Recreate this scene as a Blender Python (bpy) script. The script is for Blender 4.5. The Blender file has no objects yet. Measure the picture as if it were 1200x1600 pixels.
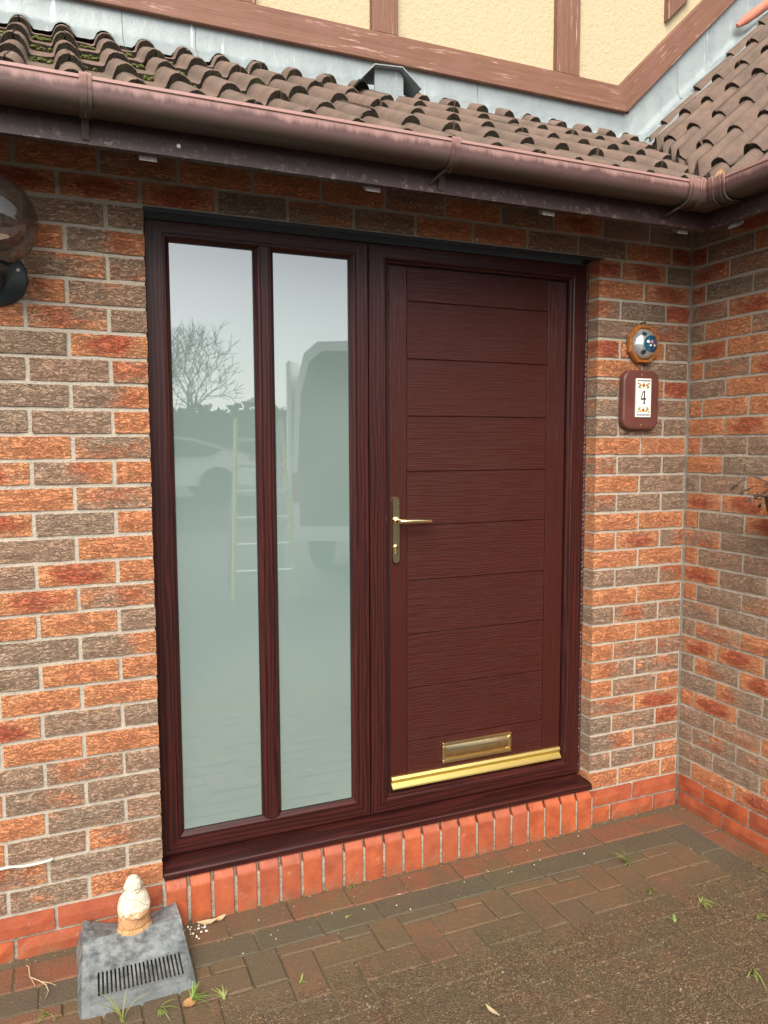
import bpy, bmesh, math, random
from mathutils import Vector, Matrix

# ------------------------------------------------------------------ camera, sky, sun, exposure
scene = bpy.context.scene
cd = bpy.data.cameras.new('camera')
cam = bpy.data.objects.new('camera', cd)
scene.collection.objects.link(cam)
scene.camera = cam
YAW, PITCH, ROLL = 0.3965, -0.0847, -0.0035
fw = Vector((math.sin(YAW) * math.cos(PITCH), math.cos(YAW) * math.cos(PITCH), math.sin(PITCH)))
rt = Vector((math.cos(YAW), -math.sin(YAW), 0))
up = rt.cross(fw)
r2 = rt * math.cos(ROLL) + up * math.sin(ROLL)
u2 = -rt * math.sin(ROLL) + up * math.cos(ROLL)
mw = Matrix((r2, u2, -fw)).transposed().to_4x4()
mw.translation = Vector((-0.2434, -2.4145, 1.535))
cam.matrix_world = mw
cd.sensor_fit = 'VERTICAL'
cd.sensor_height = 36
cd.sensor_width = 27
cd.lens = 1189.03 / 1600 * 36
cd.clip_start = 0.02
cd.clip_end = 400

SUN_EL, SUN_AZ = math.radians(42), math.radians(205)      # azimuth from +y, clockwise
world = bpy.data.worlds.new('World')
scene.world = world
world.use_nodes = True
wn = world.node_tree.nodes
wl = world.node_tree.links
wn.clear()
sky = wn.new('ShaderNodeTexSky')
sky.sky_type = 'NISHITA'
sky.sun_disc = False
sky.sun_elevation = SUN_EL
sky.sun_rotation = SUN_AZ
sky.air_density = 1.0
sky.dust_density = 1.5
sky.ozone_density = 1.0
hs = wn.new('ShaderNodeHueSaturation')
hs.inputs['Saturation'].default_value = 0.24           # overcast: the blue is mostly lost
bg = wn.new('ShaderNodeBackground')
bg.inputs['Strength'].default_value = 0.062
wo = wn.new('ShaderNodeOutputWorld')
wl.new(sky.outputs[0], hs.inputs['Color'])
wl.new(hs.outputs[0], bg.inputs['Color'])
wl.new(bg.outputs[0], wo.inputs['Surface'])
sd = bpy.data.lights.new('sun', 'SUN')
sd.energy = 1.5
sd.angle = math.radians(50)
sd.color = (1.0, 0.93, 0.83)
sun = bpy.data.objects.new('sun', sd)
scene.collection.objects.link(sun)
tos = Vector((math.sin(SUN_AZ) * math.cos(SUN_EL), math.cos(SUN_AZ) * math.cos(SUN_EL), math.sin(SUN_EL)))
sun.rotation_euler = tos.to_track_quat('Z', 'Y').to_euler()
scene.view_settings.view_transform = 'Standard'
scene.view_settings.look = 'None'
scene.view_settings.gamma = 1
scene.view_settings.exposure = 2.02
scene.view_settings.use_curve_mapping = False

rnd = random.Random(4)
COL = scene.collection
XR, XC = 1.661, 2.122          # right side of the opening, inside corner
YF = 0.07                      # face of the door and window frames

# ------------------------------------------------------------------ helpers: objects
def obj(name, mesh, mat=None, parent=None, loc=None):
    o = bpy.data.objects.new(name, mesh)
    COL.objects.link(o)
    if mat is not None:
        for m in (mat if isinstance(mat, (list, tuple)) else [mat]):
            if mesh is not None and len(mesh.materials) < (len(mat) if isinstance(mat, (list, tuple)) else 1):
                mesh.materials.append(m)
    if parent is not None:
        o.parent = parent
    if loc is not None:
        o.location = loc
    return o

def tag(o, label=None, cat=None, group=None, kind=None):
    if label: o['label'] = label
    if cat: o['category'] = cat
    if group: o['group'] = group
    if kind: o['kind'] = kind
    return o

def thing(name, label, cat, loc=(0, 0, 0), rz=0, group=None):
    o = bpy.data.objects.new(name, None)
    COL.objects.link(o)
    o.location = loc
    o.rotation_euler = (0, 0, rz)
    o.empty_display_size = 0.05
    return tag(o, label, cat, group)

class MB:
    def __init__(s):
        s.v = []; s.f = []; s.mi = []; s.sm = []
    def add(s, verts, faces, mi=0, smooth=False):
        b = len(s.v)
        s.v += [tuple(v) for v in verts]
        for f in faces:
            s.f.append(tuple(b + i for i in f)); s.mi.append(mi); s.sm.append(smooth)
        return s
    def box(s, x0, x1, y0, y1, z0, z1, mi=0, M=None):
        v = [(x0, y0, z0), (x1, y0, z0), (x1, y1, z0), (x0, y1, z0), (x0, y0, z1), (x1, y0, z1), (x1, y1, z1), (x0, y1, z1)]
        if M is not None: v = [M @ Vector(p) for p in v]
        return s.add(v, [(0, 3, 2, 1), (4, 5, 6, 7), (0, 1, 5, 4), (1, 2, 6, 5), (2, 3, 7, 6), (3, 0, 4, 7)], mi)
    def cbox(s, x0, x1, y0, y1, z0, z1, c, mi=0):
        # box with all edges chamfered by c
        xs, ys, zs = (x0, x1), (y0, y1), (z0, z1)
        bm = bmesh.new()
        vs = [bm.verts.new((xs[i & 1], ys[(i >> 1) & 1], zs[(i >> 2) & 1])) for i in range(8)]
        for f in ((0, 2, 3, 1), (4, 5, 7, 6), (0, 1, 5, 4), (1, 3, 7, 5), (3, 2, 6, 7), (2, 0, 4, 6)):
            bm.faces.new([vs[i] for i in f])
        bmesh.ops.bevel(bm, geom=list(bm.edges), offset=c, segments=1, affect='EDGES')
        return s.bm(bm, mi)
    def bm(s, bm, mi=0, smooth=False):
        bm.verts.index_update()
        s.add([v.co for v in bm.verts], [[v.index for v in f.verts] for f in bm.faces], mi, smooth)
        bm.free()
        return s
    def prism(s, prof, axis, a0, a1, mi=0, smooth=False, caps=True):
        # prof: 2-D points, counter-clockwise or not, extruded on an axis
        n = len(prof)
        def P(p, a):
            if axis == 'x': return (a, p[0], p[1])
            if axis == 'y': return (p[0], a, p[1])
            return (p[0], p[1], a)
        v = [P(p, a0) for p in prof] + [P(p, a1) for p in prof]
        f = [(i, (i + 1) % n, n + (i + 1) % n, n + i) for i in range(n)]
        s.add(v, f, mi, smooth)
        if caps:
            s.add(v, [tuple(range(n - 1, -1, -1)), tuple(range(n, 2 * n))], mi)
        return s
    def tube(s, pts, rad, seg=8, mi=0, caps=True, smooth=True):
        pts = [Vector(p) for p in pts]
        n = len(pts)
        rs = rad if isinstance(rad, (list, tuple)) else [rad] * n
        rings = []
        side = None
        for i, p in enumerate(pts):
            t = (pts[min(i + 1, n - 1)] - pts[max(i - 1, 0)]).normalized()
            if side is None:
                side = t.cross(Vector((0, 0, 1)))
                if side.length < 0.1: side = t.cross(Vector((1, 0, 0)))
            side = (side - t * side.dot(t)).normalized()
            b = t.cross(side)
            rings.append([p + (side * math.cos(2 * math.pi * k / seg) + b * math.sin(2 * math.pi * k / seg)) * rs[i] for k in range(seg)])
        v = [q for r in rings for q in r]
        f = []
        for i in range(n - 1):
            for k in range(seg):
                f.append((i * seg + k, i * seg + (k + 1) % seg, (i + 1) * seg + (k + 1) % seg, (i + 1) * seg + k))
        s.add(v, f, mi, smooth)
        if caps:
            s.add(v, [tuple(range(seg - 1, -1, -1)), tuple(range((n - 1) * seg, n * seg))], mi)
        return s
    def lathe(s, prof, M=None, seg=24, mi=0, smooth=True):
        # prof: (r, h) about local z
        v, f = [], []
        n = len(prof)
        for r, h in prof:
            for k in range(seg):
                a = 2 * math.pi * k / seg
                p = Vector((r * math.cos(a), r * math.sin(a), h))
                v.append(M @ p if M is not None else p)
        for i in range(n - 1):
            for k in range(seg):
                f.append((i * seg + k, i * seg + (k + 1) % seg, (i + 1) * seg + (k + 1) % seg, (i + 1) * seg + k))
        s.add(v, f, mi, smooth)
        s.add(v, [tuple(range(seg - 1, -1, -1)), tuple(range((n - 1) * seg, n * seg))], mi)
        return s
    def mesh(s, name):
        m = bpy.data.meshes.new(name)
        m.from_pydata(s.v, [], s.f)
        m.polygons.foreach_set('material_index', s.mi)
        m.polygons.foreach_set('use_smooth', s.sm)
        bm = bmesh.new(); bm.from_mesh(m)
        bmesh.ops.remove_doubles(bm, verts=bm.verts, dist=1e-6)
        bmesh.ops.recalc_face_normals(bm, faces=bm.faces)
        for e in bm.edges:
            if len(e.link_faces) == 2 and e.calc_face_angle(0) > 0.75: e.smooth = False
        bm.to_mesh(m); bm.free()
        m.update()
        return m
    def build(s, name, mat, parent=None, loc=None):
        return obj(name, s.mesh(name), mat, parent, loc)

# ------------------------------------------------------------------ helpers: materials
class Mat:
    def __init__(s, name, rough=0.6, spec=0.5, metal=0.0):
        s.m = bpy.data.materials.new(name)
        s.m.use_nodes = True
        s.t = s.m.node_tree
        s.b = s.t.nodes['Principled BSDF']
        s.out = s.t.nodes['Material Output']
        s.b.inputs['Roughness'].default_value = rough
        s.b.inputs['Specular IOR Level'].default_value = spec
        s.b.inputs['Metallic'].default_value = metal
    def n(s, typ, **kw):
        nd = s.t.nodes.new('ShaderNode' + typ)
        for k, v in kw.items():
            if hasattr(nd, k) and not k.startswith('i_'):
                setattr(nd, k, v)
        return nd
    def set(s, nd, key, v):
        sock = nd.inputs[key]
        if hasattr(v, 'is_output') or isinstance(v, bpy.types.NodeSocket):
            s.t.links.new(v, sock)
        else:
            if hasattr(sock, 'default_value'):
                try: sock.default_value = v
                except Exception: sock.default_value = (*v, 1)
        return nd
    def obc(s): return s.n('TexCoord').outputs['Object']
    def pos(s): return s.n('NewGeometry').outputs['Position']
    def rand(s): return s.n('ObjectInfo').outputs['Random']
    def ocol(s):
        sp = s.n('SeparateColor'); s.set(sp, 0, s.n('ObjectInfo').outputs['Color']); return sp.outputs
    def sep(s, v):
        nd = s.n('SeparateXYZ'); s.set(nd, 0, v); return nd.outputs
    def comb(s, x, y, z):
        nd = s.n('CombineXYZ'); s.set(nd, 0, x); s.set(nd, 1, y); s.set(nd, 2, z); return nd.outputs[0]
    def math(s, op, a, b=0.0, c=0.0, clamp=False):
        nd = s.n('Math'); nd.operation = op; nd.use_clamp = clamp
        s.set(nd, 0, a); s.set(nd, 1, b); s.set(nd, 2, c)
        return nd.outputs[0]
    def vmath(s, op, a, b=(0, 0, 0)):
        nd = s.n('VectorMath'); nd.operation = op; s.set(nd, 0, a); s.set(nd, 1, b); return nd.outputs[0]
    def noise(s, v, scale=5, detail=4, rough=0.55, dist=0.0):
        nd = s.n('TexNoise'); s.set(nd, 'Vector', v); s.set(nd, 'Scale', scale); s.set(nd, 'Detail', detail)
        s.set(nd, 'Roughness', rough); s.set(nd, 'Distortion', dist)
        return nd.outputs['Fac']
    def noisec(s, v, scale=5, detail=2):
        nd = s.n('TexNoise'); s.set(nd, 'Vector', v); s.set(nd, 'Scale', scale); s.set(nd, 'Detail', detail)
        return nd.outputs['Color']
    def voro(s, v, scale=5, feature='F1', out='Distance', rnd_=1.0):
        nd = s.n('TexVoronoi'); nd.feature = feature; s.set(nd, 'Vector', v); s.set(nd, 'Scale', scale)
        s.set(nd, 'Randomness', rnd_)
        return nd.outputs[out]
    def rng(s, v, a, b, c=0.0, d=1.0, smooth=False):
        nd = s.n('MapRange'); nd.interpolation_type = 'SMOOTHSTEP' if smooth else 'LINEAR'
        s.set(nd, 0, v); s.set(nd, 1, a); s.set(nd, 2, b); s.set(nd, 3, c); s.set(nd, 4, d)
        return nd.outputs[0]
    def mix(s, f, a, b, mode='MIX'):
        nd = s.n('Mix'); nd.data_type = 'RGBA'; nd.blend_type = mode
        s.set(nd, 0, f)
        for i, v in ((6, a), (7, b)):
            if isinstance(v, (tuple, list)): nd.inputs[i].default_value = (*v, 1) if len(v) == 3 else v
            else: s.t.links.new(v, nd.inputs[i])
        return nd.outputs[2]
    def color(s, v): s.set(s.b, 'Base Color', (*v, 1) if isinstance(v, tuple) and len(v) == 3 else v); return s
    def rough(s, v): s.set(s.b, 'Roughness', v); return s
    def bump(s, h, dist=0.002, strength=1.0, prev=None):
        nd = s.n('Bump'); s.set(nd, 'Height', h); s.set(nd, 'Distance', dist); s.set(nd, 'Strength', strength)
        if prev is not None: s.t.links.new(prev, nd.inputs['Normal'])
        s.t.links.new(nd.outputs[0], s.b.inputs['Normal'])
        return nd.outputs[0]

def M_brick():
    m = Mat('brick_rustic', 0.85, 0.25)
    o = m.obc(); seed = m.math('MULTIPLY', m.rand(), 97.0)
    c = m.ocol()
    off = m.vmath('ADD', o, m.comb(seed, m.math('MULTIPLY', seed, 1.7), m.math('MULTIPLY', seed, 0.6)))
    x, y, z = m.sep(o)
    # smoke-grey against orange
    big = m.noise(m.vmath('MULTIPLY', off, (9, 9, 22)), 1.0, 3, 0.6)
    lean = m.math('MULTIPLY', m.math('SUBTRACT', c[2], 0.5), m.math('MULTIPLY', x, 9.0))
    g = m.math('ADD', m.math('ADD', m.math('MULTIPLY', c[0], 0.9), m.math('SUBTRACT', big, 0.72)), lean)
    g = m.rng(g, -0.14, 0.24, 0, 1, True)
    fine = m.noise(m.vmath('MULTIPLY', off, (60, 60, 140)), 1.0, 4, 0.6)
    gra = m.mix(fine, (0.30, 0.180, 0.118), (0.45, 0.295, 0.198))
    gra = m.mix(m.rng(m.rand(), 0.2, 0.9), gra, m.mix(fine, (0.255, 0.178, 0.122), (0.395, 0.285, 0.200)))
    ora = m.mix(fine, (0.54, 0.20, 0.085), (0.72, 0.325, 0.155))
    rd = m.mix(fine, (0.34, 0.075, 0.038), (0.54, 0.15, 0.075))
    el = m.math('ADD', m.math('POWER', m.math('MULTIPLY', x, 11.0), 2.0), m.math('POWER', m.math('MULTIPLY', z, 26.0), 2.0))
    el = m.math('ADD', el, m.math('MULTIPLY', m.math('SUBTRACT', big, 0.5), 2.6))
    red = m.math('MULTIPLY', m.rng(el, 0.1, 1.0, 1, 0, True), c[1])
    col = m.mix(red, ora, rd)
    col = m.mix(g, col, gra)
    # wrinkled bark face: wavy creases running along the brick
    v1 = m.vmath('MULTIPLY', off, (26, 26, 88))
    n1 = m.noise(v1, 1.0, 5, 0.62, 1.3)
    n2 = m.noise(m.vmath('ADD', m.vmath('MULTIPLY', off, (52, 52, 150)), (9, 4, 7)), 1.0, 4, 0.6, 0.8)
    c1 = m.rng(m.math('ABSOLUTE', m.math('SUBTRACT', n1, 0.5)), 0.0, 0.036, 0, 1, True)
    c2 = m.rng(m.math('ABSOLUTE', m.math('SUBTRACT', n2, 0.5)), 0.0, 0.04, 0, 1, True)
    cr = m.math('MINIMUM', c1, m.math('ADD', m.math('MULTIPLY', c2, 0.5), 0.5))
    h = m.math('ADD', m.math('MULTIPLY', cr, 0.6), m.math('ADD', m.math('MULTIPLY', n1, 0.9), m.math('MULTIPLY', fine, 0.35)))
    col = m.mix(m.rng(cr, 0, 1, 0.34, 0), col, (0.11, 0.06, 0.04))
    # cream mortar smears
    sm = m.noise(m.vmath('ADD', off, (3, 3, 3)), 46, 3, 0.7)
    col = m.mix(m.rng(sm, 0.70, 0.78, 0, 0.55), col, (0.6, 0.53, 0.44))
    m.color(col)
    m.bump(h, 0.0065, 1.0)
    return m.m

def M_smooth_brick():
    m = Mat('brick_smooth_red', 0.55, 0.4)
    o = m.obc(); seed = m.math('MULTIPLY', m.rand(), 61.0)
    off = m.vmath('ADD', o, m.comb(seed, seed, seed))
    n1 = m.noise(off, 14, 4, 0.6); n2 = m.noise(off, 120, 3, 0.6); n3 = m.noise(off, 32, 4, 0.7)
    a = m.mix(m.rng(n1, 0.3, 0.7), (0.23, 0.044, 0.016), (0.44, 0.105, 0.036))
    a = m.mix(m.rng(n2, 0.6, 0.72, 0, 0.5), a, (0.25, 0.05, 0.03))
    a = m.mix(m.rng(m.rand(), 0, 1, 0, 0.5), a, (0.26, 0.075, 0.045))
    z = m.sep(m.pos())[2]
    gr = m.math('MULTIPLY', m.rng(z, 0.0, 0.06, 1, 0), m.rng(n3, 0.4, 0.62, 0, 1))
    a = m.mix(m.math('MULTIPLY', gr, 0.75), a, (0.16, 0.095, 0.05))
    a = m.mix(m.rng(n3, 0.62, 0.74, 0, 0.4), a, (0.46, 0.26, 0.17))
    m.color(a); m.rough(m.rng(n3, 0.3, 0.7, 0.35, 0.75)); m.bump(m.math('ADD', n2, n3), 0.0012, 0.7)
    return m.m

def M_mortar(dirt=True):
    m = Mat('mortar', 0.95, 0.2)
    p = m.pos()
    n = m.noise(p, 150, 4, 0.7); b = m.noise(p, 6, 4, 0.6); c = m.noise(p, 38, 4, 0.7)
    a = m.mix(n, (0.30, 0.26, 0.20), (0.50, 0.44, 0.355))
    a = m.mix(m.rng(b, 0.42, 0.7, 0, 0.6), a, (0.34, 0.31, 0.275))
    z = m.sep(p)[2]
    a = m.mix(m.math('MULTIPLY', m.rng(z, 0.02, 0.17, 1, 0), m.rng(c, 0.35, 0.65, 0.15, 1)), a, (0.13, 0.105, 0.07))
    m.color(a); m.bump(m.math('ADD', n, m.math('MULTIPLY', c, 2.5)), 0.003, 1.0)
    return m.m

def M_foil(name, axis, dark=(0.022, 0.0052, 0.0046), lite=(0.050, 0.0102, 0.0080), rough=0.36, seedy=True):
    m = Mat(name, rough, 0.3)
    o = m.obc()
    st = {'x': (1.6, 48, 48), 'z': (48, 48, 1.6)}[axis]
    v = m.vmath('MULTIPLY', o, st)
    if seedy:
        s = m.math('MULTIPLY', m.rand(), 31.0); v = m.vmath('ADD', v, m.comb(s, s, s))
    n = m.noise(v, 1.0, 5, 0.62, 1.6)
    f = m.noise(m.vmath('MULTIPLY', v, (3, 3, 3)), 1.6, 4, 0.7, 0.4)
    wv = m.n('TexWave'); wv.wave_type = 'BANDS'; wv.bands_direction = 'X' if axis == 'z' else 'Z'
    m.set(wv, 'Vector', m.vmath('MULTIPLY', o, {'x': (0.7, 9, 9), 'z': (9, 9, 0.7)}[axis])); m.set(wv, 'Scale', 2.4)
    m.set(wv, 'Distortion', 9.0); m.set(wv, 'Detail', 3.0); m.set(wv, 'Detail Scale', 1.4)
    k = m.math('ADD', m.math('MULTIPLY', n, 0.6), m.math('MULTIPLY', wv.outputs['Fac'], 0.4))
    k = m.rng(k, 0.28, 0.72, 0, 1, True)
    col = m.mix(k, dark, lite)
    col = m.mix(m.rng(f, 0.52, 0.66, 0, 0.65), col, tuple(d * 0.6 for d in dark))
    m.color(col)
    m.rough(m.rng(f, 0.3, 0.7, rough - 0.05, rough + 0.1))
    m.bump(m.math('ADD', f, m.math('MULTIPLY', k, 0.3)), 0.0005, 0.7)
    return m.m

def M_door(name, axis):
    m = Mat(name, 0.33, 0.28)
    o = m.obc()
    s = m.math('MULTIPLY', m.rand(), 17.0)
    warp = m.noise(m.vmath('MULTIPLY', o, (2.2, 2.2, 2.2)), 1.5, 2)
    st = {'x': (5, 5, 330), 'z': (330, 5, 5)}[axis]
    v = m.vmath('ADD', m.vmath('MULTIPLY', o, st), m.comb(s, s, s))
    w = m.math('MULTIPLY', m.math('SUBTRACT', warp, 0.5), 12.0)
    v = m.vmath('ADD', v, m.comb(0.0, 0.0, w) if axis == 'x' else m.comb(w, 0.0, 0.0))
    n = m.noise(v, 1.0, 2, 0.5, 0.2)
    n2 = m.noise(m.vmath('MULTIPLY', v, (2.6, 2.6, 2.6)), 1.0, 3, 0.6)
    g = m.rng(n, 0.42, 0.58, 0, 1, True)
    b = m.noise(o, 3.0, 3)
    col = m.mix(b, (0.041, 0.0080, 0.0056), (0.051, 0.0108, 0.0074))
    col = m.mix(m.rng(g, 0, 1, 0.18, 0), col, (0.022, 0.006, 0.005))
    m.color(col)
    m.rough(m.rng(n2, 0.3, 0.7, 0.33, 0.46))
    m.bump(m.math('ADD', g, m.math('MULTIPLY', n2, 0.35)), 0.0008, 0.7)
    return m.m

def M_tile():
    m = Mat('roof_tile_concrete', 0.92, 0.2)
    o = m.obc(); p = m.pos(); s = m.math('MULTIPLY', m.rand(), 53.0)
    off = m.vmath('ADD', o, m.comb(s, s, s))
    n = m.noise(off, 190, 3, 0.7); b = m.noise(off, 9, 4, 0.6); k = m.noise(p, 24, 4, 0.65); gr = m.voro(off, 330)
    a = m.mix(n, (0.090, 0.061, 0.048), (0.245, 0.170, 0.135))
    a = m.mix(m.rng(m.rand(), 0, 1, 0, 0.5), a, m.mix(n, (0.135, 0.085, 0.066), (0.30, 0.20, 0.158)))
    a = m.mix(m.rng(b, 0.4, 0.68, 0, 0.55), a, (0.075, 0.062, 0.048))
    a = m.mix(m.rng(k, 0.58, 0.72, 0, 0.75), a, (0.10, 0.098, 0.05))
    a = m.mix(m.rng(gr, 0.0, 0.3, 0.35, 0), a, (0.34, 0.29, 0.24))
    m.color(a); m.bump(m.math('ADD', n, m.math('MULTIPLY', gr, 0.6)), 0.0025, 1.0)
    return m.m

def M_tile_end():
    m = Mat('roof_tile_mossy_end', 1.0, 0.1)
    p = m.pos()
    n = m.noise(p, 170, 4, 0.75); b = m.noise(p, 21, 4, 0.6)
    a = m.mix(n, (0.014, 0.012, 0.009), (0.070, 0.058, 0.044))
    a = m.mix(m.rng(b, 0.55, 0.72, 0, 0.7), a, (0.085, 0.09, 0.035))
    m.color(a); m.bump(n, 0.008, 1.0)
    return m.m

def simple(name, c, rough=0.6, spec=0.5, metal=0.0, var=0.25, scale=30, bump=0.0, world=True, c2=None):
    m = Mat(name, rough, spec, metal)
    v = m.pos() if world else m.obc()
    n = m.noise(v, scale, 4, 0.6)
    c2 = c2 or tuple(x * (1 - var) for x in c)
    m.color(m.mix(m.rng(n, 0.35, 0.65), c2, c))
    if bump: m.bump(n, bump, 0.8)
    return m.m

def M_lead():
    m = Mat('lead_sheet', 0.5, 0.4, 0.25)
    p = m.pos(); x, y, z = m.sep(p)
    n = m.noise(p, 9, 5, 0.65); st = m.noise(m.comb(m.math('MULTIPLY', x, 34.0), m.math('MULTIPLY', y, 12.0), m.math('MULTIPLY', z, 3.0)), 1.0, 4, 0.65)
    f = m.noise(p, 75, 4, 0.7)
    a = m.mix(n, (0.17, 0.20, 0.205), (0.31, 0.345, 0.35))
    a = m.mix(m.rng(st, 0.62, 0.76, 0, 0.85), a, (0.60, 0.62, 0.62))
    a = m.mix(m.rng(f, 0.66, 0.78, 0, 0.5), a, (0.50, 0.52, 0.52))
    m.color(a); m.rough(m.rng(n, 0.3, 0.7, 0.4, 0.65)); m.bump(m.math('ADD', n, m.math('MULTIPLY', f, 0.3)), 0.006, 0.7)
    return m.m

def M_render():
    m = Mat('cream_render', 0.95, 0.2)
    p = m.pos(); x, y, z = m.sep(p)
    n = m.noise(p, 60, 4, 0.7); st = m.noise(m.comb(m.math('MULTIPLY', x, 13.0), y, m.math('MULTIPLY', z, 2.2)), 1.0, 4, 0.6)
    a = m.mix(n, (0.43, 0.36, 0.225), (0.50, 0.425, 0.28))
    a = m.mix(m.rng(st, 0.56, 0.75, 0, 0.5), a, (0.41, 0.35, 0.24))
    m.color(a); m.bump(n, 0.006, 1.0)
    return m.m

def M_timber(axis='x'):
    m = Mat('stained_timber_' + axis, 0.62, 0.4)
    o = m.obc(); s = m.math('MULTIPLY', m.rand(), 23.0)
    st = {'x': (3, 60, 60), 'z': (60, 60, 3)}[axis]
    v = m.vmath('ADD', m.vmath('MULTIPLY', o, st), m.comb(s, s, s))
    n = m.noise(v, 1.0, 5, 0.65, 0.6); b = m.noise(o, 6, 4); pl = m.noise(m.vmath('MULTIPLY', v, (1.6, 1.0, 1.0)), 0.9, 5, 0.75, 0.3)
    a = m.mix(n, (0.085, 0.034, 0.018), (0.25, 0.118, 0.070))
    a = m.mix(m.rng(b, 0.45, 0.7, 0, 0.5), a, (0.21, 0.095, 0.075))
    a = m.mix(m.rng(pl, 0.59, 0.66, 0, 0.7), a, (0.46, 0.31, 0.24))
    m.color(a); m.bump(n, 0.003, 0.8)
    return m.m

def M_gutter():
    m = Mat('gutter_plastic', 0.42, 0.45)
    p = m.pos(); x, y, z = m.sep(p)
    st = m.noise(m.comb(m.math('MULTIPLY', x, 26.0), m.math('MULTIPLY', y, 26.0), m.math('MULTIPLY', z, 5.0)), 1.0, 4, 0.7)
    n = m.noise(p, 12, 5, 0.65); f = m.noise(p, 60, 4, 0.7)
    a = m.mix(n, (0.062, 0.028, 0.026), (0.125, 0.066, 0.062))
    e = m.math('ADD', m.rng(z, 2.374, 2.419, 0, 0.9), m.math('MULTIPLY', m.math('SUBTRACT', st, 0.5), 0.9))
    a = m.mix(m.rng(e, 0.25, 0.7, 0, 0.8, True), a, (0.40, 0.23, 0.20))  # oxidised lip fade, spread wider to paint the lit upper face
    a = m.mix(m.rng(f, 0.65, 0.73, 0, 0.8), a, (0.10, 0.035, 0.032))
    g = m.math('MULTIPLY', m.rng(z, 2.358, 2.382, 1, 0), m.rng(n, 0.3, 0.55, 0.35, 1))  # shade of the lower half painted in, tinted algae green
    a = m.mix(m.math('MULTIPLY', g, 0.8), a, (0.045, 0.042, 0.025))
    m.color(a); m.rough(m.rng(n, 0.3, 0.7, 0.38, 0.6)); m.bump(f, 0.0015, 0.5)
    return m.m

def M_fascia():
    m = Mat('fascia_paint', 0.5, 0.45)
    p = m.pos(); x, y, z = m.sep(p)
    n = m.noise(m.comb(m.math('MULTIPLY', x, 9.0), m.math('MULTIPLY', y, 9.0), m.math('MULTIPLY', z, 40.0)), 1.0, 5, 0.65); f = m.noise(p, 55, 4, 0.7)
    a = m.mix(n, (0.030, 0.015, 0.014), (0.068, 0.036, 0.032))
    a = m.mix(m.math('MULTIPLY', m.rng(f, 0.55, 0.72, 0, 0.7), m.rng(z, 2.30, 2.34, 1, 0.2)), a, (0.34, 0.27, 0.24))
    m.color(a); m.bump(n, 0.001, 0.6)
    return m.m

def M_paver():
    m = Mat('block_paver', 0.85, 0.35)
    o = m.obc(); p = m.pos(); s = m.math('MULTIPLY', m.rand(), 71.0)
    off = m.vmath('ADD', o, m.comb(s, s, s)); c = m.ocol()
    sp = m.voro(off, 250, 'F1', 'Color'); spd = m.voro(off, 250); sp3 = m.voro(m.vmath('ADD', off, (5, 5, 5)), 170, 'F1', 'Color')
    x, y, z = m.sep(p)
    big = m.noise(p, 2.6, 5, 0.6); md = m.noise(p, 9, 5, 0.65); fi = m.noise(p, 90, 4, 0.7)
    base = m.mix(c[0], (0.125, 0.077, 0.041), (0.175, 0.066, 0.036))
    base = m.mix(c[1], base, (0.066, 0.060, 0.046))
    wear = m.rng(m.math('ADD', m.math('MULTIPLY', y, -1.0), m.math('MULTIPLY', m.math('SUBTRACT', big, 0.5), 0.7)), 0.36, 0.62, 0.15, 1, True)
    spx = m.sep(sp)[0]
    ag = m.mix(m.rng(spx, 0.45, 0.62, 0, 1), (0.052, 0.033, 0.016), (0.135, 0.083, 0.042))
    ag = m.mix(m.rng(spx, 0.76, 0.88, 0, 1), ag, (0.25, 0.168, 0.095))
    ag = m.mix(m.rng(m.sep(sp3)[1], 0.986, 0.994, 0, 1), ag, (0.42, 0.33, 0.22))
    base = m.mix(m.math('MULTIPLY', wear, m.rng(md, 0.25, 0.55, 0.4, 0.9)), base, ag)
    base = m.mix(m.rng(m.math('ADD', m.math('MULTIPLY', md, 0.55), m.math('MULTIPLY', m.noise(p, 3.7, 5, 0.65), 0.45)), 0.44, 0.60, 0, 0.72), base, m.mix(fi, (0.062, 0.043, 0.022), (0.125, 0.088, 0.047)))
    base = m.mix(m.math('MULTIPLY', m.rng(big, 0.5, 0.68, 0, 0.6), m.rng(fi, 0.4, 0.6)), base, (0.085, 0.085, 0.035))
    m.color(base); m.rough(m.rng(md, 0.35, 0.65, 0.55, 0.9))
    m.bump(m.math('ADD', m.math('MULTIPLY', spd, m.rng(wear, 0, 1, 0.3, 1.2)), m.math('MULTIPLY', fi, 0.6)), 0.004, 0.9)
    return m.m

def M_ground():
    m = Mat('sandy_joint_soil', 0.95, 0.2)
    p = m.pos(); n = m.noise(p, 160, 4, 0.7); b = m.noise(p, 5, 5, 0.6); v = m.sep(m.voro(p, 210, 'F1', 'Color'))[0]
    a = m.mix(n, (0.07, 0.05, 0.028), (0.145, 0.106, 0.062))
    a = m.mix(m.rng(b, 0.45, 0.65, 0, 0.7), a, (0.13, 0.105, 0.065))
    a = m.mix(m.rng(v, 0.96, 0.98, 0, 1), a, (0.36, 0.29, 0.2))
    m.color(a); m.bump(n, 0.005, 1.0)
    return m.m

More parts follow.
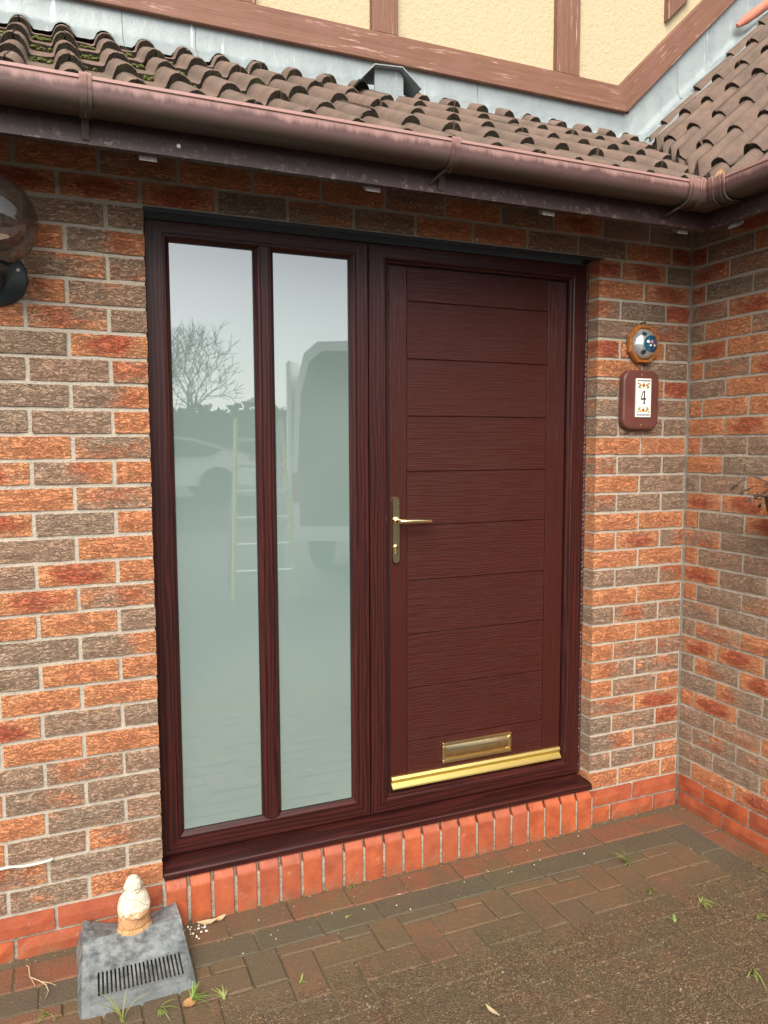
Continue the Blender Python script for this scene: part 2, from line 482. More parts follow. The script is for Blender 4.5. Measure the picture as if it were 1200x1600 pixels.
def M_glass():
    m = Mat('frosted_glass')
    t = m.t
    o = m.pos(); x, y, z = m.sep(o)
    n = m.noise(o, 1.6, 2); f = m.noise(o, 40, 3)
    col = m.mix(m.rng(n, 0.3, 0.7), (0.170, 0.235, 0.217), (0.208, 0.268, 0.249))
    d = m.n('BsdfDiffuse'); m.set(d, 'Color', col)
    g = m.n('BsdfGlossy'); m.set(g, 'Roughness', 0.012)
    fr = m.n('Fresnel'); m.set(fr, 'IOR', 3.3)
    mx = m.n('MixShader'); m.set(mx, 0, fr.outputs[0])
    t.links.new(d.outputs[0], mx.inputs[1]); t.links.new(g.outputs[0], mx.inputs[2])
    t.links.new(mx.outputs[0], m.out.inputs['Surface'])
    return m.m

def M_smoked():
    m = Mat('smoked_globe_glass')
    t = m.t
    d = m.n('BsdfTransparent'); m.set(d, 'Color', (0.60, 0.52, 0.46, 1))
    g = m.n('BsdfGlossy'); m.set(g, 'Roughness', 0.04)
    f2 = m.n('BsdfDiffuse'); m.set(f2, 'Color', (0.10, 0.085, 0.075, 1))
    n = m.noise(m.obc(), 30, 4, 0.7)
    mf = m.n('MixShader'); m.set(mf, 0, m.rng(n, 0.3, 0.7, 0.10, 0.24))
    t.links.new(d.outputs[0], mf.inputs[1]); t.links.new(f2.outputs[0], mf.inputs[2])
    lw = m.n('LayerWeight'); m.set(lw, 'Blend', 0.5)
    mx = m.n('MixShader'); m.set(mx, 0, m.math('ADD', m.math('MULTIPLY', m.math('POWER', lw.outputs['Facing'], 3.0), 0.4), 0.09))
    t.links.new(mf.outputs[0], mx.inputs[1]); t.links.new(g.outputs[0], mx.inputs[2])
    t.links.new(mx.outputs[0], m.out.inputs['Surface'])
    return m.m

def M_metal(name, c, rough, tarn=0.0):
    m = Mat(name, rough, 0.5, 1.0)
    n = m.noise(m.pos(), 45, 4, 0.6)
    col = m.mix(m.rng(n, 0.45, 0.7, 0, tarn), c, tuple(x * 0.35 for x in c)) if tarn else m.mix(n, c, tuple(x * 0.92 for x in c))
    m.color(col)
    m.rough(m.rng(n, 0.3, 0.7, rough * 0.9, rough * 1.15)) if tarn else None
    return m.m

def M_stone():
    m = Mat('weathered_cast_stone', 0.95, 0.2)
    o = m.obc(); z = m.sep(o)[2]
    n = m.noise(o, 75, 4, 0.7); b = m.noise(o, 30, 4, 0.65)
    a = m.mix(n, (0.50, 0.43, 0.31), (0.66, 0.60, 0.47))
    e = m.math('ADD', m.rng(z, 0.03, 0.115, 0.95, -0.25), m.math('MULTIPLY', m.math('SUBTRACT', b, 0.5), 1.6))
    a = m.mix(m.rng(e, 0.3, 0.55, 0, 0.85, True), a, m.mix(n, (0.36, 0.14, 0.04), (0.54, 0.26, 0.10)))
    ck = m.voro(m.vmath('ADD', o, m.vmath('MULTIPLY', m.noisec(o, 30, 2), (0.02, 0.02, 0.02))), 26, 'DISTANCE_TO_EDGE')
    a = m.mix(m.rng(b, 0.60, 0.66, 0, 0.5), a, (0.62, 0.57, 0.46))
    m.color(a); m.bump(m.math('ADD', n, m.rng(ck, 0, 0.02)), 0.003, 0.9)
    return m.m

def M_grey_plastic():
    m = Mat('grey_plastic_cover', 0.55, 0.45)
    o = m.obc(); n = m.noise(o, 13, 5, 0.65); f = m.noise(o, 80, 4, 0.7)
    st = m.noise(m.vmath('MULTIPLY', o, (18, 18, 90)), 1.0, 4, 0.6)
    a = m.mix(m.rng(m.noise(o, 26, 5, 0.7), 0.36, 0.64), (0.065, 0.076, 0.080), (0.225, 0.245, 0.248))
    a = m.mix(m.rng(f, 0.55, 0.75, 0, 0.5), a, (0.30, 0.30, 0.26))
    a = m.mix(m.rng(st, 0.58, 0.7, 0, 0.55), a, (0.10, 0.095, 0.07))
    d = m.math('MULTIPLY', m.rng(m.sep(o)[1], -0.345, -0.20, 1, 0), m.rng(n, 0.35, 0.6, 0.2, 1))  # paints the dark reflection on the rounded front lip, broken up by noise
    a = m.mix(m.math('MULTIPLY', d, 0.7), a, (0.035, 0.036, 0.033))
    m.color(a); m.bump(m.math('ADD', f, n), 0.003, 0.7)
    return m.m

MT = dict(
    brick=M_brick(), red=M_smooth_brick(), mortar=M_mortar(),
    foil_x=M_foil('rosewood_foil_x', 'x'), foil_z=M_foil('rosewood_foil_z', 'z'),
    door_x=M_door('door_grain_x', 'x'), door_z=M_door('door_grain_z', 'z'),
    tile=M_tile(), tile_end=M_tile_end(), lead=M_lead(), render=M_render(),
    timber_x=M_timber('x'), timber_z=M_timber('z'), gutter=M_gutter(), fascia=M_fascia(),
    paver=M_paver(), soil=M_ground(), glass=M_glass(), smoked=M_smoked(),
    brass=M_metal('polished_brass', (0.92, 0.76, 0.42), 0.22, 0.15),
    brass_worn=M_metal('worn_brass', (0.92, 0.75, 0.42), 0.2, 0.3),
    gold=M_metal('gold_anodised', (0.95, 0.78, 0.28), 0.38),
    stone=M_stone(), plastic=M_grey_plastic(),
    seal=simple('brown_sealant', (0.06, 0.022, 0.019), 0.5, 0.35, var=0.5),
    gasket=simple('black_rubber', (0.012, 0.012, 0.013), 0.5),
    oldwood=simple('grey_rafter_wood', (0.36, 0.33, 0.30), 0.9, c2=(0.2, 0.18, 0.16), scale=60),
    deck=simple('dark_roof_boards', (0.06, 0.05, 0.045), 0.95),
    steel=simple('black_lintel_paint', (0.015, 0.015, 0.017), 0.5),
    lampgreen=simple('dark_green_lamp_paint', (0.018, 0.028, 0.03), 0.38, c2=(0.012, 0.02, 0.021)),
    plaque=simple('brown_plaque_paint', (0.135, 0.045, 0.036), 0.4, scale=12),
    ceramic=simple('white_glazed_tile', (0.82, 0.80, 0.74), 0.18, var=0.06),
    ink=simple('black_glaze', (0.02, 0.02, 0.02), 0.25),
    gblue=simple('blue_glaze', (0.05, 0.09, 0.25), 0.25), gred=simple('red_glaze', (0.5, 0.05, 0.03), 0.25),
    gyel=simple('ochre_glaze', (0.52, 0.34, 0.06), 0.25), ggreen=simple('olive_glaze', (0.18, 0.24, 0.06), 0.25),
    pine=simple('varnished_pine', (0.42, 0.16, 0.035), 0.3, c2=(0.26, 0.085, 0.02), scale=70),
    silver=simple('silvered_dome', (0.62, 0.65, 0.64), 0.22, metal=0.6, var=0.3, scale=40),
    teal=simple('teal_enamel', (0.02, 0.13, 0.19), 0.15, c2=(0.01, 0.03, 0.06), scale=60),
    dots=simple('dark_green_dot', (0.02, 0.045, 0.045), 0.3), pink=simple('pink_enamel', (0.6, 0.2, 0.22), 0.3),
    white=simple('white_paint', (0.80, 0.80, 0.79), 0.35, var=0.04),
    wire=simple('cream_cable_sheath', (0.74, 0.70, 0.60), 0.5, var=0.2),
    grass=simple('grass_blade', (0.13, 0.20, 0.032), 0.6, c2=(0.22, 0.22, 0.07), scale=9),
    straw=simple('dry_straw', (0.45, 0.34, 0.2), 0.8), leaf=simple('dry_leaf', (0.40, 0.24, 0.09), 0.8, c2=(0.24, 0.10, 0.035), scale=50, bump=0.002),
    moss=simple('moss', (0.15, 0.17, 0.04), 1.0, c2=(0.06, 0.07, 0.02), scale=80, bump=0.004),
    crumb=simple('white_crumb', (0.78, 0.75, 0.68), 0.9, var=0.2),
    dryplant=simple('withered_leaf', (0.16, 0.09, 0.055), 0.9, c2=(0.04, 0.025, 0.02), scale=60),
    navy=simple('navy_basket', (0.012, 0.014, 0.035), 0.5),
    terracotta=simple('terracotta', (0.55, 0.20, 0.13), 0.8, c2=(0.42, 0.15, 0.10), scale=25, bump=0.002),
    yellow=simple('yellow_fibreglass', (0.72, 0.62, 0.12), 0.45, var=0.1), alu=simple('ladder_aluminium', (0.62, 0.63, 0.64), 0.4, metal=0.5, var=0.1),
    carpaint=simple('white_car_paint', (0.80, 0.81, 0.82), 0.2, var=0.02), carglass=simple('dark_car_glass', (0.02, 0.024, 0.028), 0.06),
    tyre=simple('tyre_rubber', (0.02, 0.02, 0.02), 0.8), rim=simple('wheel_rim', (0.3, 0.31, 0.32), 0.3, metal=0.8),
    lamp_red=simple('red_lamp_lens', (0.35, 0.01, 0.01), 0.15), cabin=simple('van_interior_lining', (0.22, 0.225, 0.23), 0.8),
    bark=simple('winter_bark', (0.10, 0.08, 0.065), 0.95, scale=20), hedge=simple('hedge_leaf', (0.075, 0.085, 0.06), 0.8, scale=6),
    tarmac=simple('tarmac', (0.05, 0.049, 0.048), 0.9, scale=40, bump=0.004),
)

# ------------------------------------------------------------------ the ground
mb = MB()
prof = [(6.0, -0.004), (-7.0, -0.004), (-12.0, 0.0), (-13.6, 0.38), (-30.0, 0.5), (-120.0, 1.0)]
xs = [-90, -20, -6, 6, 20, 90]
vv = [(x, y, z) for y, z in prof for x in xs]
ff = []
for j in range(len(prof) - 1):
    for i in range(len(xs) - 1):
        a = j * len(xs) + i
        ff.append((a, a + len(xs), a + len(xs) + 1, a + 1))
mb.add(vv, ff)
tag(mb.build('ground', MT['tarmac']), kind='structure')
mb = MB().box(-1.3, XC + 0.1, -2.05, 0.12, -0.03, 0.0085)
paving = tag(mb.build('paving', MT['soil']), kind='structure')
PX0, PX1, PY0 = -1.25, XC, -1.72
pav_cache = {}
def paver(x0, x1, y0, y1, c):
    w, d = round(x1 - x0 - 0.005, 3), round(y1 - y0 - 0.005, 3)
    if w < 0.02 or d < 0.02: return
    key = (w, d)
    if key not in pav_cache:
        bm_ = MB()
        h, b = 0.016, 0.004
        bm_.add([(-w/2, -d/2, -0.03), (w/2, -d/2, -0.03), (w/2, d/2, -0.03), (-w/2, d/2, -0.03),
                 (-w/2, -d/2, h-b), (w/2, -d/2, h-b), (w/2, d/2, h-b), (-w/2, d/2, h-b),
                 (-w/2+b, -d/2+b, h), (w/2-b, -d/2+b, h), (w/2-b, d/2-b, h), (-w/2+b, d/2-b, h)],
                [(0, 1, 5, 4), (1, 2, 6, 5), (2, 3, 7, 6), (3, 0, 4, 7), (4, 5, 9, 8), (5, 6, 10, 9), (6, 7, 11, 10), (7, 4, 8, 11), (8, 9, 10, 11)])
        me = bm_.mesh('paver'); me.materials.append(MT['paver'])
        pav_cache[key] = me
    o = obj('paver', pav_cache[key], None, paving, ((x0 + x1) / 2, (y0 + y1) / 2, rnd.uniform(-0.0045, 0.0005)))
    o.rotation_euler = (rnd.uniform(-.012, .012), rnd.uniform(-.012, .012), rnd.uniform(-.008, .008))
    o.color = (*c, 1)
BY0, BY1, BX0, BX1 = -0.148, -0.25, 2.018, 1.902          # red band, dark band
x = PX0
while x < BX0 - 0.01:                                      # red band along the door wall
    e = min(x + 0.205, BX0); paver(x, e, BY0, -0.035, (1, rnd.choice((0, 0, .3)), 0)); x = e
y = -0.035
while y > PY0 + 0.05:                                      # red band along the side wall
    paver(BX0, XC - 0.01, max(y - 0.205, PY0), y, (1, rnd.choice((0, 0, .25)), 0)); y -= 0.205
x = PX0 + 0.07
while x < BX1 - 0.01:                                      # dark band
    e = min(x + 0.205, BX1); paver(x, e, BY1, BY0, (0, rnd.uniform(.7, 1), 0)); x = e
y = BY0
while y > PY0 + 0.05:
    paver(BX1, BX0, max(y - 0.205, PY0), y, (0, rnd.uniform(.7, 1), 0)); y -= 0.205
for i in range(-13, 20):                                   # herringbone field
    for j in range(-19, -1):
        s = (i + j) % 4
        if s == 0: r_ = (i * .1, i * .1 + .2, j * .1, j * .1 + .1)
        elif s == 2: r_ = (i * .1, i * .1 + .1, j * .1, j * .1 + .2)
        else: continue
        a0, a1, b0, b1 = max(r_[0], PX0), min(r_[1], BX1), max(r_[2], PY0), min(r_[3], BY1)
        if a1 - a0 > 0.03 and b1 - b0 > 0.03:
            paver(a0, a1, b0, b1, (rnd.choice((0, 0, .15, .3, .6)), rnd.choice((0, 0, 0, .2, .5)), 0))

# ------------------------------------------------------------------ brick walls
def brick_mesh(L, H, D, seed, jit=1.0):
    r = random.Random(seed)
    nx, nz = (7, 3) if L > 0.15 else (5, 3)
    mb = MB(); v = []
    for j in range(nz):
        for i in range(nx):
            x = (i / (nx - 1) - .5) * L; z = (j / (nz - 1) - .5) * H
            ed = i in (0, nx - 1) or j in (0, nz - 1)
            y = r.uniform(-.0012, .0012) * jit
            if ed:
                y = (0.003 + r.uniform(-.0012, .0018) * jit)
                if i in (0, nx - 1): x -= math.copysign(r.uniform(0, .0022) * jit, x)
                if j in (0, nz - 1): z -= math.copysign(r.uniform(0, .0020) * jit, z)
            v.append((x, y, z))
    f = [(j * nx + i, j * nx + i + 1, (j + 1) * nx + i + 1, (j + 1) * nx + i) for j in range(nz - 1) for i in range(nx - 1)]
    per = [i for i in range(nx)] + [j * nx + nx - 1 for j in range(1, nz)] + [(nz - 1) * nx + i for i in range(nx - 2, -1, -1)] + [j * nx for j in range(nz - 2, 0, -1)]
    b = len(v); n = len(per)
    v += [(v[p][0], D, v[p][2]) for p in per]
    f += [(per[(k + 1) % n], per[k], b + k, b + (k + 1) % n) for k in range(n)]
    mb.add(v, f)
    return mb.mesh('brick')
brick_cache = {}
TONE = {'O': (0.0, .25, .5), 'R': (.08, 1.0, .5), 'G': (.92, .2, .5), 'B': (.42, .35, .5), 'M': (.30, .6, .5),
        'E': (.36, .5, .12), 'e': (.36, .6, .88)}
def brick(parent, cx, cy, cz, L, tone, side=False, D=0.06, H=0.065, red=False, variants=4):
    L = round(L, 4)
    key = (L, D, H, red, rnd.randrange(variants if L > .2 else 3))
    if key not in brick_cache:
        me = brick_mesh(L, H, D, hash(key[:3]) % 1000 + key[4] * 17, 0.45 if red else 1.0)
        me.materials.append(MT['red'] if red else MT['brick'])
        brick_cache[key] = me
    o = obj('brick', brick_cache[key], None, parent, (cx + (rnd.uniform(-.0015, .0015) if side else 0), cy + (0 if side else rnd.uniform(-.0015, .0015)), cz + rnd.uniform(-.0008, .0008)))
    # a few share the mesh turned end for end about the face normal
    o.rotation_euler = (0, rnd.choice((0, 0, math.pi)) if not red else 0, -math.pi / 2 if side else 0)
    if side: o.rotation_euler = (0, 0, -math.pi / 2)
    t = TONE[tone]
    o.color = (min(1, max(0, t[0] + rnd.uniform(-.05, .05))), t[1], t[2], 1)
    return o

wall = thing('brick_wall', 'orange and smoky brown brick wall around the door and tall window', 'wall')
swall = thing('brick_wall', 'side brick wall at right angles to the door, with a red plinth', 'wall', (XC, 0, 0))
C = 0.075
left = {27: 'GGGG', 26: 'EOGO', 25: 'MBOG', 24: 'BEGO', 23: 'GMEB', 22: 'RGGO', 21: 'MGGO', 20: 'eGOG', 19: 'OGGR', 18: 'MOGB', 17: 'OeRO',
        16: 'MOGO', 15: 'OGRO', 14: 'OGBO', 13: 'OReG', 12: 'MRBO', 11: 'GOOG', 10: 'eGGO', 9: 'OOGM', 8: 'OOGO', 7: 'GBRO', 6: 'OOGO',
        5: 'GBGO', 4: 'GBOG', 3: 'BBOG', 2: 'EGOB', 1: 'GBMG', 0: 'OBGO'}
pier = {27: 'RRG', 26: 'OR', 25: 'eGR', 24: 'GM', 23: 'ROB', 22: 'OG', 21: 'BOR', 20: 'BB', 19: 'GGG', 18: 'OO', 17: 'MGG', 16: 'OG', 15: 'MGG',
        14: 'OO', 13: 'ORe', 12: 'OO', 11: 'GGM', 10: 'OO', 9: 'BMB', 8: 'OO', 7: 'OMM', 6: 'EB', 5: 'OBO', 4: 'MR', 3: 'GBR', 2: 'eB', 1: 'BBO', 0: 'OO'}
ret = {30: 'OBGR', 29: 'GRBO', 28: 'RBOO', 27: 'RBGO', 26: 'RGGO', 25: 'MROG', 24: 'GOBO', 23: 'ROGO', 22: 'OBRG', 21: 'GOOB', 20: 'OOOG', 19: 'OROG', 18: 'OGGO', 17: 'OGRO',
       16: 'GGOR', 15: 'RROG', 14: 'OGRG', 13: 'MGOB', 12: 'OBBO', 11: 'RGOG', 10: 'OGBO', 9: 'BGOR', 8: 'BMOG', 7: 'RRGO', 6: 'GeRB',
       5: 'GeGO', 4: 'ORBG', 3: 'GBOO', 2: 'GMBO', 1: 'BGOR', 0: 'GORB'}
def tone_at(s, i): return s[i] if i < len(s) else rnd.choice('OOGGBMRE')
for k in range(28):
    zc = .15 + k * C + C / 2
    s = left[k]
    x = 0.0; i = 0
    while x > -1.12:
        L = .1025 if (k % 2 == 1 and i == 0) else .215
        brick(wall, x - L / 2, 0, zc, L, tone_at(s, i), D=.1025 if i == 0 else .06)
        x -= L + .010; i += 1
    s = pier[k]
    if k % 2:
        ps = [(XR, XR + .1025), (XR + .1125, XR + .3275), (XR + .3375, XC - .008)]
    else:
        ps = [(XR, XR + .215), (XR + .225, XC - .012)]
    if k == 0: ps = [(XR, XR + .14), (XR + .15, XR + .365), (XR + .375, XC - .012)]
    for i, (a, b) in enumerate(ps):
        brick(wall, (a + b) / 2, 0, zc, b - a, (s + 'O')[i], D=.1025 if i == 0 else .06)
for k in range(28, 31):                                    # over the lintel
    zc = .15 + k * C + C / 2
    x = -1.2 + (.1125 if k % 2 else 0) + .07
    while x < XC - .03:
        L = min(.215, XC - .010 - x)
        t = rnd.choice('OOGGBMR') if k < 30 else rnd.choice('GGBO')
        if k == 28 and -.25 < x < .0: t = 'R'
        if L > .03: brick(wall, x + L / 2, 0, zc, L, t)
        x += .225
for k in range(31):
    zc = .15 + k * C + C / 2
    s = ret[k]
    y = .002; i = 0
    while y > -1.2:
        L = (.0645 if k % 2 == 0 else .1775) if i == 0 else .215
        brick(swall, 0, y - L / 2, zc, L, tone_at(s, i), side=True)
        y -= L + .010; i += 1
# smooth red plinth courses
for (zc, js, yj) in ((.1125, (-.096, -.316, -.541, -.766, -.991, -1.2), (-.138, -.363, -.588, -.813, -1.038)), (.0375, (-.206, -.431, -.656, -.881, -1.106, -1.2), (-.241, -.466, -.691, -.916, -1.141))):
    x = 0.0
    for j in js:
        if x - .005 - (j + .005) > .03: brick(wall, (x - .005 + j + .005) / 2, -.002, zc, x - .005 - (j + .005) , 'O', red=True)
        x = j
    y = 0.0
    for j in yj:
        brick(swall, -.002, (y - .005 + j + .005) / 2, zc, y - j - .010, 'O', side=True, red=True); y = j
for (zc, e) in ((.1125, (0, .22, .458)), (.0375, (0, .1075, .3325, .458))):
    for a, b in zip(e[:-1], e[1:]):
        brick(wall, XR + (a + b) / 2, -.002, zc, b - a - .01, 'O', red=True)
# brick-on-edge course with a splayed top under the sill
P_ = XR / 22
sold = []
for q in range(3):
    r = random.Random(q)
    j = lambda s_: r.uniform(-s_, s_)
    pts = [(-.024, -.09), (-.024 + j(.001), .048), (-.021, .056), (-.001, .079), (.08, .079), (.08, -.09)]
    w = P_ - .011
    m_ = MB()
    m_.add([(-w / 2 + (.0025 if 0 < i < 4 else 0) * 0 + j(.0008), p[0], p[1]) for i, p in enumerate(pts)] + [(w / 2 + j(.0008), p[0], p[1]) for p in pts],
           [(i, (i + 1) % 6, 6 + (i + 1) % 6, 6 + i) for i in range(6)] + [(5, 4, 3, 2, 1, 0), (6, 7, 8, 9, 10, 11)])
    me = m_.mesh('brick'); me.materials.append(MT['red'])
    bm = bmesh.new(); bm.from_mesh(me)
    bmesh.ops.bevel(bm, geom=[e for e in bm.edges], offset=.0022, segments=1, affect='EDGES'); bm.to_mesh(me); bm.free()
    sold.append(me)
for i in range(22):
    o = obj('brick', rnd.choice(sold), None, wall, (P_ * (i + .5), rnd.uniform(-.001, .001), .084 + rnd.uniform(-.001, .001)))
    o.rotation_euler = (0, rnd.uniform(-.008, .008), 0)
mb = MB()
mb.box(-1.2, -.003, .0075, .115, 0, 2.25)
mb.box(XR + .004, XC - .004, .0075, .115, 0, 2.25)
mb.box(-1.2, XC - .004, .0075, .115, 2.2505, 2.49)
mb.box(-.003, XR + .004, -.0165, .06, 0, .128)
mb.box(-.003, XR + .004, .006, .06, .1285, .160)
mb.build('mortar', MT['mortar'], wall)
MB().box(.0075, .115, -1.2, .10, 0, 2.49).build('mortar', MT['mortar'], swall)
mb = MB().box(-.001, XR + .022, .0008, .14, 2.2465, 2.2502)
mb.box(-.001, XR + .001, .0, .0025, 2.2385, 2.2464)
mb.build('steel_lintel', MT['steel'], wall)

# ------------------------------------------------------------------ frames: helper for a mitred member
def member(name, parent, mat, p0, p1, inward, prof, W, w0, w1):
    mo = lambda w, o_: w / W * o_ if w <= W else o_ + w - W
    """prof: (w, y) pairs; w measured from the outer edge along 'inward' (x-z plane); ends mitred by m*w"""
    p0, p1 = Vector((p0[0], p0[1])), Vector((p1[0], p1[1]))
    al = (p1 - p0).normalized(); inw = Vector(inward)
    a = [p0 + al * mo(w, w0) + inw * w for w, y in prof]
    b = [p1 - al * mo(w, w1) + inw * w for w, y in prof]
    n = len(prof)
    v = [(q.x, prof[i][1], q.y) for i, q in enumerate(a)] + [(q.x, prof[i][1], q.y) for i, q in enumerate(b)]
    f = [(i, (i + 1) % n, n + (i + 1) % n, n + i) for i in range(n)] + [tuple(range(n - 1, -1, -1)), tuple(range(n, 2 * n))]
    return MB().add(v, f).build(name, mat, parent)
g = .0004
def wprof(w): return [(0, .14), (g, YF + .003), (.003, YF), (w - .006, YF), (w - .005, YF + .0035), (w - .0025, YF + .0035), (w - .001, YF + .0015), (w + .003, YF + .002), (w + .016, YF + .0145), (w + .016, .14)]
ZB, ZT = .1985, 2.2365
win = thing('side_window', 'tall two-pane frosted window in a dark rosewood frame left of the door', 'window')
X0, X1 = .005, .7405
member('jamb', win, MT['foil_z'], (X0, ZB), (X0, ZT), (1, 0), wprof(.058), .058, .054, .045)
member('jamb', win, MT['foil_z'], (X1, ZT), (X1, ZB), (-1, 0), wprof(.050), .050, .045, .054)
member('head', win, MT['foil_x'], (X0, ZT), (X1, ZT), (0, -1), wprof(.045), .045, .058, .050)
member('bottom_rail', win, MT['foil_x'], (X1, ZB), (X0, ZB), (0, 1), wprof(.054), .054, .050, .058)
# mullion with pointed ends
mp = [(.3445, YF + .0145), (.357, YF + .002), (.361, YF + .0015), (.3625, YF + .0035), (.365, YF + .0035), (.366, YF), (.389, YF), (.390, YF + .0035), (.3925, YF + .0035), (.394, YF + .0015), (.398, YF + .002), (.4105, YF + .0145)]
xm = .3775
mb = MB(); n = len(mp)
va = [(x, y, .2695 - .0165 * max(0, 1 - abs(x - xm) / .033)) for x, y in mp]
vb = [(x, y, 2.1755 + .0165 * max(0, 1 - abs(x - xm) / .033)) for x, y in mp]
mb.add(va + vb, [(i, i + 1, n + i + 1, n + i) for i in range(n - 1)])
mb.add([(x, .14, .268) for x in (mp[0][0], mp[-1][0])] + [(x, .14, 2.177) for x in (mp[0][0], mp[-1][0])] + [va[0], va[-1], vb[0], vb[-1]], [(0, 2, 6, 4), (1, 5, 7, 3), (0, 1, 3, 2)])
mb.add(va, [tuple(range(n))]); mb.add(vb, [tuple(range(n))])
mb.build('mullion', MT['foil_z'], win)
for a, b in ((.0775, .3465), (.4085, .6765)):
    pn = MB().box(a - .01, b + .01, .0885, .106, .258, 2.19).build('pane', MT['glass'], win)
    gk = MB()
    for (x0, x1, z0, z1) in ((a, a + .0022, .271, 2.176), (b - .0022 - .002, b - .002, .271, 2.176), (a, b - .002, .2695, .2715), (a, b - .002, 2.1735, 2.1755)):
        gk.box(x0, x1, .0845, .0884, z0, z1)
    gk.build('gasket', MT['gasket'], pn)

# ------------------------------------------------------------------ front door
door = thing('front_door', 'dark red-brown wood-grain front door with brass lever handle and letterbox', 'door')
DX0, DX1 = .7435, 1.655
def dprof(w): return [(0, .15), (g, YF + .003), (.003, YF), (w - .004, YF), (w, YF + .002), (w + .004, YF + .010), (w + .008, YF + .011), (w + .012, YF + .0175), (w + .0135, YF + .026), (w + .0135, .15)]
member('frame_jamb', door, MT['foil_z'], (DX0, ZB), (DX0, ZT), (1, 0), dprof(.063), .063, .051, .050)
member('frame_jamb', door, MT['foil_z'], (DX1, ZT), (DX1, ZB), (-1, 0), dprof(.059), .059, .050, .051)
member('frame_head', door, MT['foil_x'], (DX0, ZT), (DX1, ZT), (0, -1), dprof(.050), .050, .063, .059)
member('frame_threshold', door, MT['foil_x'], (DX1, ZB), (DX0, ZB), (0, 1), dprof(.051), .051, .059, .063)
leaf = MB().box(.822, 1.580, .0965, .14, .262, 2.172).build('leaf', MT['gasket'], door)
YS = .0905
def board(name, x0, x1, z0, z1, mat, c=.0016):
    m_ = MB().cbox(x0 + .0008, x1 - .0008, YS, YS + .02, z0 + .0008, z1 - .0008, c)
    cx_, cz_ = (x0 + x1) / 2, (z0 + z1) / 2
    m_.v = [(a - cx_, b - YS, c_ - cz_) for a, b, c_ in m_.v]
    return m_.build(name, mat, leaf, (cx_, YS, cz_))
gz = [.441, .644, .847, 1.047, 1.2495, 1.4465, 1.6465, 1.850, 2.0525]
board('stile', .8255, .896, .272, 2.170, MT['door_z'])
board('stile', 1.4925, 1.5765, .272, 2.170, MT['door_z'])
board('rail', .896, 1.4925, gz[-1], 2.170, MT['door_x'])
board('rail', .896, 1.4925, .272, gz[0], MT['door_x'])
for a, b in zip(gz[:-1], gz[1:]):
    board('panel', .896, 1.4925, a, b, MT['door_x'], .0022)
# brass drip bar
bar = [(YS, .3190), (YS - .007, .3185), (YS - .012, .3090), (YS - .006, .2945), (YS - .019, .2810), (YS - .020, .2760), (YS, .2760)]
MB().prism(bar, 'x', .829, 1.5735).build('drip_bar', MT['gold'], door)
# letterbox
lb = MB()
fx0, fx1, fz0, fz1 = 1.039, 1.343, .338, .4185
for (a, b, c_, d_) in ((fx0, fx1, fz1 - .013, fz1), (fx0, fx1, fz0, fz0 + .013), (fx0, fx0 + .014, fz0 + .0131, fz1 - .0131), (fx1 - .014, fx1, fz0 + .0131, fz1 - .0131)):
    lb.cbox(a, b, YS - .013, YS, c_, d_, .003)
lbo = lb.build('letterbox', MT['brass'], door)
hz = (fz1 - fz0) / 2 - .0135
fl = [(YS - .0035 - .0085 * math.cos(t / 8 * math.pi / 2.2) ** 1.0, (fz0 + fz1) / 2 + hz * t / 8) for t in range(-8, 9)]
MB().prism(fl + [(YS - .001, (fz0 + fz1) / 2 + hz), (YS - .001, (fz0 + fz1) / 2 - hz)], 'x', fx0 + .0145, fx1 - .0145, smooth=True).build('flap', MT['brass_worn'], lbo)
# handle
def stadium(cx, z0, z1, w, n=10):
    r = w / 2
    return [(cx + r * math.cos(a), z1 - r + r * math.sin(a)) for a in [math.pi * i / n for i in range(n + 1)]] + [(cx + r * math.cos(a), z0 + r + r * math.sin(a)) for a in [math.pi + math.pi * i / n for i in range(n + 1)]]
hx = .849
mb = MB(); o1 = stadium(hx, 1.117, 1.358, .030); o2 = stadium(hx, 1.119, 1.356, .025)
n = len(o1)
mb.add([(x, YS, z) for x, z in o1] + [(x, YS - .006, z) for x, z in o1] + [(x, YS - .010, z) for x, z in o2],
       [(i, (i + 1) % n, n + (i + 1) % n, n + i) for i in range(n)] + [(n + i, n + (i + 1) % n, 2 * n + (i + 1) % n, 2 * n + i) for i in range(n)] + [tuple(range(2 * n, 3 * n))])
plate = mb.build('handle_plate', MT['brass'], door)
Ry = Matrix.Rotation(math.pi / 2, 4, 'X')                 # local z -> -y
mb = MB().lathe([(.0135, 0), (.0135, .006), (.012, .009), (.0085, .010), (.0085, .030), (.0075, .034)], Matrix.Translation((hx, YS - .009, 1.272)) @ Ry, 20)
mb.tube([(hx, YS - .036, 1.272), (hx + .006, YS - .046, 1.272), (hx + .02, YS - .049, 1.272), (hx + .06, YS - .050, 1.2715), (hx + .118, YS - .050, 1.271), (hx + .121, YS - .050, 1.271)], [.0078, .0085, .0085, .0085, .0085, .0072], 14)
mb.build('lever', MT['brass'], door)
mb = MB().lathe([(.0085, 0), (.0085, .007), (.0065, .009)], Matrix.Translation((hx, YS - .009, 1.177)) @ Ry, 18)
mb.cbox(hx - .005, hx + .005, YS - .016, YS - .0085, 1.150, 1.171, .002)
lk = mb.build('lock_cylinder', MT['brass_worn'], door)
MB().box(hx - .0010, hx + .0010, YS - .0184, YS - .0178, 1.1725, 1.1815).build('keyhole', MT['ink'], lk)
